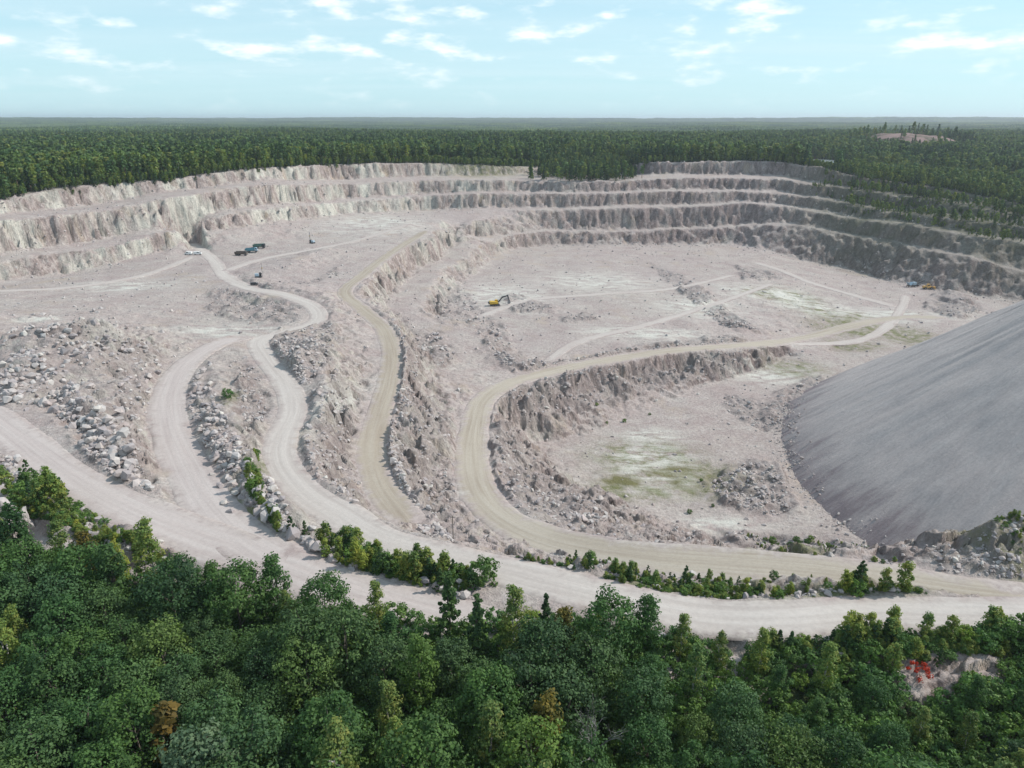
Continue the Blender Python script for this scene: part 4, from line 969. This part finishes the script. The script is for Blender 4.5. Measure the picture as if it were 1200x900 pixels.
# shrubby promontory on the far wall
for _ in range(270):
    c_ = min(752, max(622, random.gauss(690, 30))); p = back(Pd(c_, np.interp(c_, xs, [WALL[q][1][0] for q in xs]), np.interp(c_, xs, [WALL[q][1][1] for q in xs])), random.uniform(2, 95))
    kk = random.choice(['farpine', 'farbirch', 'farspruce'])
    plant_tree('young_tree', random.choice(PR[kk]), (p[0], p[1], gz(p[0], p[1])-.2), tuple(np.array([1.5, 1.5, 1])*random.uniform(.28, .85)), 'young green tree on the wooded shelf of the far wall', 'tree', 'young trees on the far wall shelf')

# weeds and scrub too small and too many to count
def weeds(polys, n, s0, s1, protos, label, cat, name='weeds'):
    P_ = []
    for poly in polys:
        pp = poly_sample(poly, n); P_.append(hits(pp[:, 0], pp[:, 1]))
    P_ = np.vstack(P_); P_ = P_[samp(near_road, P_[:, 0], P_[:, 1]) < .97]; P_ = P_[vnoise(P_[:, 0]/7, P_[:, 1]/7, 121) > -.22]; m = len(P_); s_ = s0*(s1/s0)**RNG.random(m)
    scatter(name, P_-np.array([0, 0, .05]), RNG.random((m, 3))*np.array([.1, .1, 6.28]), s_[:, None]*np.column_stack([RNG.uniform(.9, 1.5, m)]*2+[RNG.uniform(.7, 1.1, m)]), RNG.integers(0, len(protos), m), protos, label, cat)
WP = [joined(p[2], 'weed') for p in PR['shrub']+PR['sapling']]
weeds([[(590,650),(700,668),(820,682),(960,686),(1120,692),(1120,704),(960,702),(800,697),(640,674)]], 1500, .10, .34, WP, 'low weeds and seedlings along the planted berm between pit and main roads', 'weeds')
weeds([[(380,636),(450,658),(548,680),(552,694),(470,684),(395,660)], [(310,590),(335,612),(345,622),(325,622)], [(286,530),(302,530),(308,585),(292,580)]], 420, .12, .4, WP, 'low weeds on the bank and ridge beside the lower road', 'weeds')
weeds([[(690,738),(800,752),(960,750),(1060,742),(1190,738),(1190,765),(1000,775),(800,775),(700,760)], [(20,562),(100,592),(190,628),(180,645),(90,625),(20,600)]], 700, .14, .5, WP, 'weeds and seedlings along the edge of the foreground wood', 'weeds')
weeds([[(870,628),(1000,636),(1060,655),(1040,664),(900,652)], [(1150,620),(1199,605),(1199,680),(1140,680)]], 260, .1, .32, WP, 'thin weeds on the ridge before the gravel heap', 'weeds')
SP = [joined(p[2], 'scrub_tree') for p in PR['farbirch']+PR['farspruce'][:1]]
weeds([[(955,208),(1199,250),(1199,283),(1100,266),(1000,250),(950,228)]], 900, .08, .30, SP, 'light green scrub covering the upper benches of the dark wall', 'scrub', 'scrub')
# young growth along the rim edge
ea = RNG.uniform(-R(41), R(41), 4200); er = np.interp(ea, rim_ang, rim_r)+RNG.uniform(1, 26, 4200); ex, ey = er*np.sin(ea), er*np.cos(ea); es = RNG.uniform(.12, .5, 4200)
scatter('scrub', np.column_stack([ex, ey, terrain(ex, ey)-.1]), RNG.random((4200, 3))*np.array([.1, .1, 6.28]), es[:, None]*np.array([[1.6, 1.6, 1]]), RNG.integers(0, len(SP), 4200), SP, 'young green growth along the forest edge on the rim', 'scrub')

# ------------------------------------------------------------------ machines and small things
def bm_box(bm, c, s_, rot=None, bev=.0):
    r = bmesh.ops.create_cube(bm, size=1.0); vs_ = r['verts']
    M_ = Matrix.Translation(Vector(c)) @ (Euler(rot).to_matrix().to_4x4() if rot else Matrix()) @ Matrix.Diagonal((*s_, 1))
    bmesh.ops.transform(bm, matrix=M_, verts=vs_)
    if bev: bmesh.ops.bevel(bm, geom=list({e for v in vs_ for e in v.link_edges}), offset=bev, segments=2, affect='EDGES')
def bm_cyl(bm, c, r_, L, axis='Y', k=16, r2=None):
    r = bmesh.ops.create_cone(bm, cap_ends=True, segments=k, radius1=r_, radius2=r_ if r2 is None else r2, depth=L)
    rot = {'Z': Matrix(), 'Y': Matrix.Rotation(R(90), 4, 'X'), 'X': Matrix.Rotation(R(90), 4, 'Y')}[axis]
    bmesh.ops.transform(bm, matrix=Matrix.Translation(Vector(c)) @ rot, verts=r['verts'])
def bm_prism(bm, prof, y0, y1):        # profile in xz, extruded along y
    a = [bm.verts.new((x, y0, z)) for x, z in prof]; b = [bm.verts.new((x, y1, z)) for x, z in prof]
    bm.faces.new(a); bm.faces.new(b[::-1]); n = len(prof)
    for i in range(n): bm.faces.new((a[i], b[i], b[(i+1) % n], a[(i+1) % n]))
def part(name, fn, mat, parent):
    bm = bmesh.new(); fn(bm); bmesh.ops.recalc_face_normals(bm, faces=bm.faces[:]); me = bpy.data.meshes.new(name); bm.to_mesh(me); bm.free(); me.materials.append(mat)
    return ob(name, me, parent)
M_TYRE = plain('tyre_rubber', (.03, .03, .03), .9); M_STEEL = plain('bare_steel', (.25, .25, .26), .5, .6); M_GLASS = plain('dark_glass', (.03, .045, .055), .12)
M_DARK = plain('dark_paint', (.05, .05, .055), .6); M_YEL = plain('yellow_paint', (.62, .40, .05), .5); M_WHITE = plain('white_paint', (.78, .78, .76), .45)
M_TEAL = plain('teal_paint', (.10, .26, .32), .5); M_GREEN = plain('green_paint', (.09, .17, .14), .5); M_BROWN = plain('rusty_brown_paint', (.12, .09, .075), .7); M_ORANGE = plain('ochre_paint', (.60, .36, .12), .55); M_BLUE = plain('pale_blue_paint', (.38, .48, .55), .5); M_WOOD = plain('grey_timber', (.16, .14, .12), .85)
def wheel(parent, x, y, r_, w_):
    t_ = part('wheel', lambda b: bm_cyl(b, (x, y, r_), r_, w_, 'Y', 18), M_TYRE, parent)
    sgn = 1 if y > 0 else -1
    part('rim', lambda b: bm_cyl(b, (x, y+sgn*w_*.42, r_), r_*.55, w_*.3, 'Y', 14), M_STEEL, t_)
def dump_truck(loc, rz, body, cabm, label):
    r = ob('dump_truck', None, None, loc, (0, 0, rz)); tag(r, label, 'truck', 'dump trucks parked on the upper bench')
    part('chassis', lambda b: (bm_box(b, (-.2, .5, 1.05), (8.2, .25, .35)), bm_box(b, (-.2, -.5, 1.05), (8.2, .25, .35)), bm_box(b, (3.9, 0, .95), (.25, 2.5, .4))), M_DARK, r)
    cb = part('cab', lambda b: (bm_prism(b, [(2.3, 1.1), (4.1, 1.1), (4.15, 2.2), (3.85, 3.1), (2.3, 3.15)], -1.22, 1.22)), cabm, r)
    part('windscreen', lambda b: bm_box(b, (4.04, 0, 2.62), (.05, 2.1, .75), (0, R(-18), 0)), M_GLASS, cb)
    for sg in (-1, 1): part('side_window', lambda b: bm_box(b, (3.15, 1.225*sg, 2.6), (1.0, .03, .6)), M_GLASS, cb)
    for sg in (-1, 1): part('headlight', lambda b: bm_box(b, (4.15, .9*sg, 1.35), (.06, .35, .2)), M_WHITE, cb)
    tr = part('dump_body', lambda b: (bm_prism(b, [(-4.2, 1.75), (-3.6, 1.35), (1.7, 1.35), (2.1, 1.7), (2.1, 1.5), (1.8, 1.2), (-3.7, 1.2), (-4.4, 1.7)], -1.25, 1.25),
        bm_prism(b, [(-4.3, 1.7), (-3.6, 1.25), (1.8, 1.25), (2.1, 1.6), (2.15, 3.0), (-4.1, 2.7)], -1.3, -1.2), bm_prism(b, [(-4.3, 1.7), (-3.6, 1.25), (1.8, 1.25), (2.1, 1.6), (2.15, 3.0), (-4.1, 2.7)], 1.2, 1.3),
        bm_box(b, (2.1, 0, 2.3), (.12, 2.5, 1.5)), bm_box(b, (2.5, 0, 3.2), (.9, 2.4, .1))), body, r)
    for k in range(5):
        for sg in (-1, 1): part('rib', lambda b: bm_box(b, (-3.4+k*1.25, 1.34*sg, 2.05), (.14, .1, 1.4)), body, tr)
    for x in (3.1, -1.6, -3.0):
        for sg in (-1, 1): wheel(r, x, 1.05*sg, .62, .5)
    part('fuel_tank', lambda b: bm_cyl(b, (1.3, .95, .85), .32, 1.2, 'X'), M_STEEL, r)
    return r
def put(px, py): p = hits([px], [py])[0]; return (p[0], p[1], p[2]+.02)
dump_truck(put(283, 299.5), R(-4), M_BROWN, M_BROWN, 'rusty dark brown dump truck parked on the upper bench')
dump_truck(put(295, 295), R(6), M_TEAL, M_BLUE, 'teal blue dump truck parked on the upper bench')
dump_truck(put(304, 290), R(-2), M_GREEN, M_DARK, 'dark green dump truck parked on the upper bench')
def van(loc, rz, label, mat=M_WHITE, nm='van', sc=1.0):
    r = ob(nm, None, None, loc, (0, 0, rz), sc); tag(r, label, 'van')
    b_ = part('body', lambda b: bm_prism(b, [(-2.6, .45), (2.5, .45), (2.6, 1.0), (1.9, 1.25), (1.3, 2.1), (-2.55, 2.15)], -.95, .95), mat, r)
    part('windscreen', lambda b: bm_box(b, (1.62, 0, 1.68), (.04, 1.6, .85), (0, R(-35), 0)), M_GLASS, b_)
    for sg in (-1, 1): part('side_window', lambda b: bm_box(b, (.3, .96*sg, 1.65), (1.5, .03, .5)), M_GLASS, b_)
    for x in (1.6, -1.6):
        for sg in (-1, 1): wheel(r, x, .85*sg, .36, .25)
van(put(221, 298), R(170), 'white service van with a dark load, the left of the pair by the stepped cliff'.replace('the left of the pair', 'parked nose away'))
van(put(232, 298.5), R(10), 'bright white service van parked nearer the dump trucks')
van(put(298, 334), R(20), 'small dark off-road car beside the main haul road', M_DARK, 'car', .75)
van(put(729, 206), R(5), 'white van standing among young trees on the far wall shelf', M_WHITE, 'van', 1.0)
def excavator(loc, rz, sc=1.0):
    r = ob('excavator', None, None, loc, (0, 0, rz), sc); tag(r, 'yellow tracked excavator digging at the muck pile on the pit floor', 'excavator')
    for sg in (-1, 1):
        tk = part('track', lambda b: bm_prism(b, [(-2.3, .1), (2.3, .1), (2.75, .5), (2.4, 1.0), (-2.4, 1.0), (-2.75, .5)], 1.35*sg-.35, 1.35*sg+.35), M_DARK, r)
        for k in range(5): part('roller', lambda b: bm_cyl(b, (-1.9+k*.95, 1.72*sg, .42), .26, .06, 'Y', 12), M_STEEL, tk)
    hs = part('house', lambda b: (bm_prism(b, [(-3.2, 1.25), (1.6, 1.25), (1.6, 2.0), (.2, 2.5), (-2.6, 2.7), (-3.2, 2.3)], -1.5, 1.5)), M_YEL, r)
    cb = part('cab', lambda b: bm_prism(b, [(.2, 1.3), (1.9, 1.3), (2.0, 2.2), (1.6, 3.2), (.2, 3.25)], .45, 1.5), M_YEL, r)
    part('window', lambda b: bm_box(b, (1.0, 1.51, 2.6), (1.1, .04, .8)), M_GLASS, cb); part('windscreen', lambda b: bm_box(b, (1.9, .97, 2.45), (.05, .9, 1.1), (0, R(-20), 0)), M_GLASS, cb)
    part('counterweight', lambda b: bm_box(b, (-3.2, 0, 1.8), (.9, 2.9, 1.1), None, .15), M_DARK, r)
    bo = part('boom', lambda b: (bm_prism(b, [(1.2, 1.6), (1.6, 1.5), (4.4, 4.4), (7.3, 5.2), (7.2, 5.7), (4.0, 5.1)], -.45, .0)), M_DARK, r)
    part('ram', lambda b: bm_box(b, (2.9, -.2, 2.5), (2.6, .18, .18), (0, R(-38), 0)), M_STEEL, bo)
    part('stick', lambda b: bm_prism(b, [(6.6, 5.9), (7.4, 5.9), (8.3, 2.5), (7.9, 2.4)], -.4, -.05), M_DARK, r)
    part('bucket', lambda b: bm_prism(b, [(7.7, 2.6), (8.5, 2.5), (8.7, 1.4), (7.9, .8), (7.0, 1.1), (7.6, 1.7)], -.9, .5), M_STEEL, r)
excavator(put(580, 358), R(12), 1.12)
def drill_rig(loc, rz, label):
    r = ob('drill_rig', None, None, loc, (0, 0, rz)); tag(r, label, 'drill rig')
    for sg in (-1, 1): part('track', lambda b: bm_prism(b, [(-1.6, .05), (1.6, .05), (1.9, .4), (1.6, .8), (-1.6, .8), (-1.9, .4)], sg*1.0-.25, sg*1.0+.25), M_DARK, r)
    part('engine_housing', lambda b: bm_box(b, (-.8, 0, 1.5), (2.2, 1.9, 1.3), None, .1), M_BLUE, r)
    cb = part('cab', lambda b: bm_prism(b, [(.5, .9), (1.7, .9), (1.8, 1.7), (1.5, 2.6), (.5, 2.6)], -.1, .95), M_DARK, r); part('window', lambda b: bm_box(b, (1.1, .96, 2.0), (.8, .03, .7)), M_GLASS, cb)
    ms = part('mast', lambda b: (bm_box(b, (2.2, -.45, 4.0), (.16, .12, 8.0)), bm_box(b, (2.2, -.05, 4.0), (.16, .12, 8.0)), [bm_box(b, (2.2, -.25, .6+k*.8), (.1, .5, .08)) for k in range(10)]), M_STEEL, r)
    part('drill_head', lambda b: bm_box(b, (2.4, -.25, 5.2), (.4, .5, .8), None, .05), M_YEL, ms); part('boom', lambda b: bm_box(b, (1.6, -.25, 2.0), (1.4, .3, .3), (0, R(-20), 0)), M_DARK, r)
drill_rig(put(303, 325), R(20), 'small tracked drill rig with mast beside the ochre hump')
drill_rig(put(366, 285), R(150), 'tracked drill rig with upright mast behind the ochre hump')
# crushing plant and loader below the dark wall
def crusher(loc, rz):
    r = ob('crushing_plant', None, None, loc, (0, 0, rz)); tag(r, 'pale blue mobile crushing plant at the foot of the dark wall', 'crusher')
    part('frame', lambda b: (bm_box(b, (0, 0, 1.3), (9, 2.4, .5)), [bm_box(b, (x, y, .6), (.35, .35, 1.2)) for x in (-4, -1.3, 1.3, 4) for y in (-1, 1)]), M_DARK, r)
    part('hopper', lambda b: bm_prism(b, [(-4.4, 3.6), (-3.4, 1.6), (-1.9, 1.6), (-.9, 3.6), (-1.1, 3.6), (-2.0, 1.8), (-3.3, 1.8), (-4.2, 3.6)], -1.7, 1.7), M_BLUE, r)
    part('crusher_box', lambda b: bm_box(b, (1.0, 0, 2.6), (2.6, 2.3, 2.2), None, .12), M_BLUE, r)
    cv = part('conveyor', lambda b: bm_box(b, (6.3, 0, 3.0), (7.5, 1.0, .35), (0, R(-24), 0)), M_STEEL, r)
    part('belt', lambda b: bm_box(b, (6.2, 0, 3.21), (7.3, .8, .06), (0, R(-24), 0)), M_TYRE, cv)
    part('leg', lambda b: bm_box(b, (8.3, .4, 1.9), (.15, .15, 3.6)), M_STEEL, cv); part('leg', lambda b: bm_box(b, (8.3, -.4, 1.9), (.15, .15, 3.6)), M_STEEL, cv)
crusher(put(1069, 336.5), R(8))
def loader(loc, rz):
    r = ob('wheel_loader', None, None, loc, (0, 0, rz), 1.15); tag(r, 'ochre yellow wheel loader beside the crushing plant', 'loader')
    part('rear_body', lambda b: bm_prism(b, [(-3.8, .9), (-.4, .9), (-.4, 2.0), (-3.4, 2.2), (-3.8, 1.8)], -1.1, 1.1), M_ORANGE, r)
    cb = part('cab', lambda b: bm_prism(b, [(-1.4, 1.9), (.3, 1.9), (.2, 3.4), (-1.3, 3.4)], -.8, .8), M_ORANGE, r)
    for sg in (-1, 1): part('window', lambda b: bm_box(b, (-.55, .81*sg, 2.75), (1.2, .03, .8)), M_GLASS, cb)
    part('front_frame', lambda b: bm_box(b, (1.0, 0, 1.2), (2.2, 1.2, .8), None, .08), M_ORANGE, r)
    for sg in (-1, 1): part('lift_arm', lambda b: bm_prism(b, [(.8, 1.9), (1.2, 2.2), (3.2, 1.2), (3.2, .8)], sg*.6-.1, sg*.6+.1), M_ORANGE, r)
    part('bucket', lambda b: bm_prism(b, [(3.1, .3), (4.5, .2), (4.5, .35), (3.4, .5), (3.3, 1.5), (3.9, 1.8), (3.7, 1.9), (3.0, 1.6)], -1.6, 1.6), M_ORANGE, r)
    for x in (-2.5, 1.3):
        for sg in (-1, 1): wheel(r, x, 1.15*sg, .8, .6)
loader(put(1088, 339), R(-5))
# white round tank on the far shelf
r = ob('water_tank', None, None, put(708, 205.5), (0, 0, .3)); tag(r, 'small white round tank among young trees on the far wall shelf', 'tank')
part('vessel', lambda b: (bm_cyl(b, (0, 0, 2.0), 1.5, 3.2, 'Y', 20), bm_cyl(b, (0, -1.75, 2.0), 1.5, .3, 'Y', 20, 1.1)), M_WHITE, r); part('cradle', lambda b: (bm_box(b, (0, 1.0, .4), (2.4, .3, .9)), bm_box(b, (0, -1.0, .4), (2.4, .3, .9))), M_DARK, r)
# timber pole by the bend
r = ob('utility_pole', None, None, put(531, 628), (0, 0, 0)); tag(r, 'thin dark pole standing on the bank above the pit road bend', 'pole')
part('shaft', lambda b: bm_cyl(b, (0, 0, 2.2), .10, 5.4, 'Z', 8, .07), M_WOOD, r); part('cross_arm', lambda b: bm_box(b, (0, 0, 4.6), (.9, .09, .09)), M_WOOD, r)
# tall outcrop at the wood edge
m_out = MATS['broken_granite']
p = hits([12], [616])[0]
def outcrop():
    rg = random.Random(12); bm = bmesh.new()
    for cx_, cy_, w_, dp, h in [(0, 0, 3.2, 3.0, 7.4), (2.3, -.6, 2.4, 2.4, 5.2), (-2.4, .3, 2.8, 2.6, 6.0), (1.0, -1.6, 2.2, 1.8, 3.4), (3.6, .4, 2.0, 2.0, 2.6)]:
        vs2 = [bm.verts.new((cx_+rg.uniform(-.5, .5)*w_, cy_+rg.uniform(-.5, .5)*dp, z_*h-.8+rg.uniform(-.3, .3))) for z_ in (0, 0, 0, 0, .35, .35, .4, .6, .7, .75, .85, .95, 1) for _ in range(2)]
        r = bmesh.ops.convex_hull(bm, input=vs2); bmesh.ops.delete(bm, geom=[g for g in r['geom_interior'] if isinstance(g, bmesh.types.BMVert)], context='VERTS')
    bmesh.ops.subdivide_edges(bm, edges=bm.edges[:], cuts=3, use_grid_fill=True)
    for v in bm.verts:
        n3 = float(fbm(np.array(v.co.x*.9+v.co.z*.5), np.array(v.co.y*.9-v.co.z*.35), 4, 97, .6)); v.co += Vector((v.co.x, v.co.y, 0)).normalized()*n3*.55+Vector((0, 0, n3*.25))
    me = bpy.data.meshes.new('outcrop'); bm.to_mesh(me); bm.free(); me.materials.append(m_out); return me
tag(ob('rock_outcrop', outcrop(), None, (p[0], p[1], p[2]-.2)), 'tall grey rock outcrop with a pinkish split face at the wood edge', 'rock')

# pond in the woods
m_pond, t, out = new_mat('pond_water'); oc = t.new('ShaderNodeTexCoord').outputs['Object']
b_ = principled(t, out, (.50, .56, .56), .10, t.bump(t.noise(oc, .8, 3, .6), .02, .3), spec=.5)  # pale base colour carries the bright sky reflection on the water
th = np.linspace(0, 2*np.pi, 40, endpoint=False); rp = 1+.25*fbm(np.cos(th)*1.5+7, np.sin(th)*1.5+7, 3, 99)
pv = np.vstack([[0, 0, 0], np.stack([np.cos(th)*23*rp, np.sin(th)*44*rp, 0*th], 1)]); pf = np.array([[0, 1+i, 1+(i+1) % 40] for i in range(40)])
ring_z = PONDC[2]-.1
tag(ob('pond', mesh_np('pond', pv, pf, m_pond), None, (POND[0], POND[1], float(ring_z)+.1)), 'small bright pond between the trees behind the rim', 'pond', kind='structure')

# ------------------------------------------------------------------ haze
m_hz = bpy.data.materials.new('haze'); m_hz.use_nodes = True; t = NT(m_hz.node_tree); t.n.clear(); out = t.new('ShaderNodeOutputMaterial')
pv_ = t.new('ShaderNodeVolumePrincipled'); pv_.inputs['Color'].default_value = (.86, .93, 1, 1); pv_.inputs['Density'].default_value = 8e-5; pv_.inputs['Anisotropy'].default_value = .3
t.l.new(pv_.outputs[0], out.inputs['Volume'])
bm = bmesh.new(); bm_box(bm, (0, 8400, 60), (36000, 17600, 220)); me = bpy.data.meshes.new('haze'); bm.to_mesh(me); bm.free(); me.materials.append(m_hz)
tag(ob('haze', me), 'thin bluish haze over the forest and the pit', 'haze', kind='stuff')
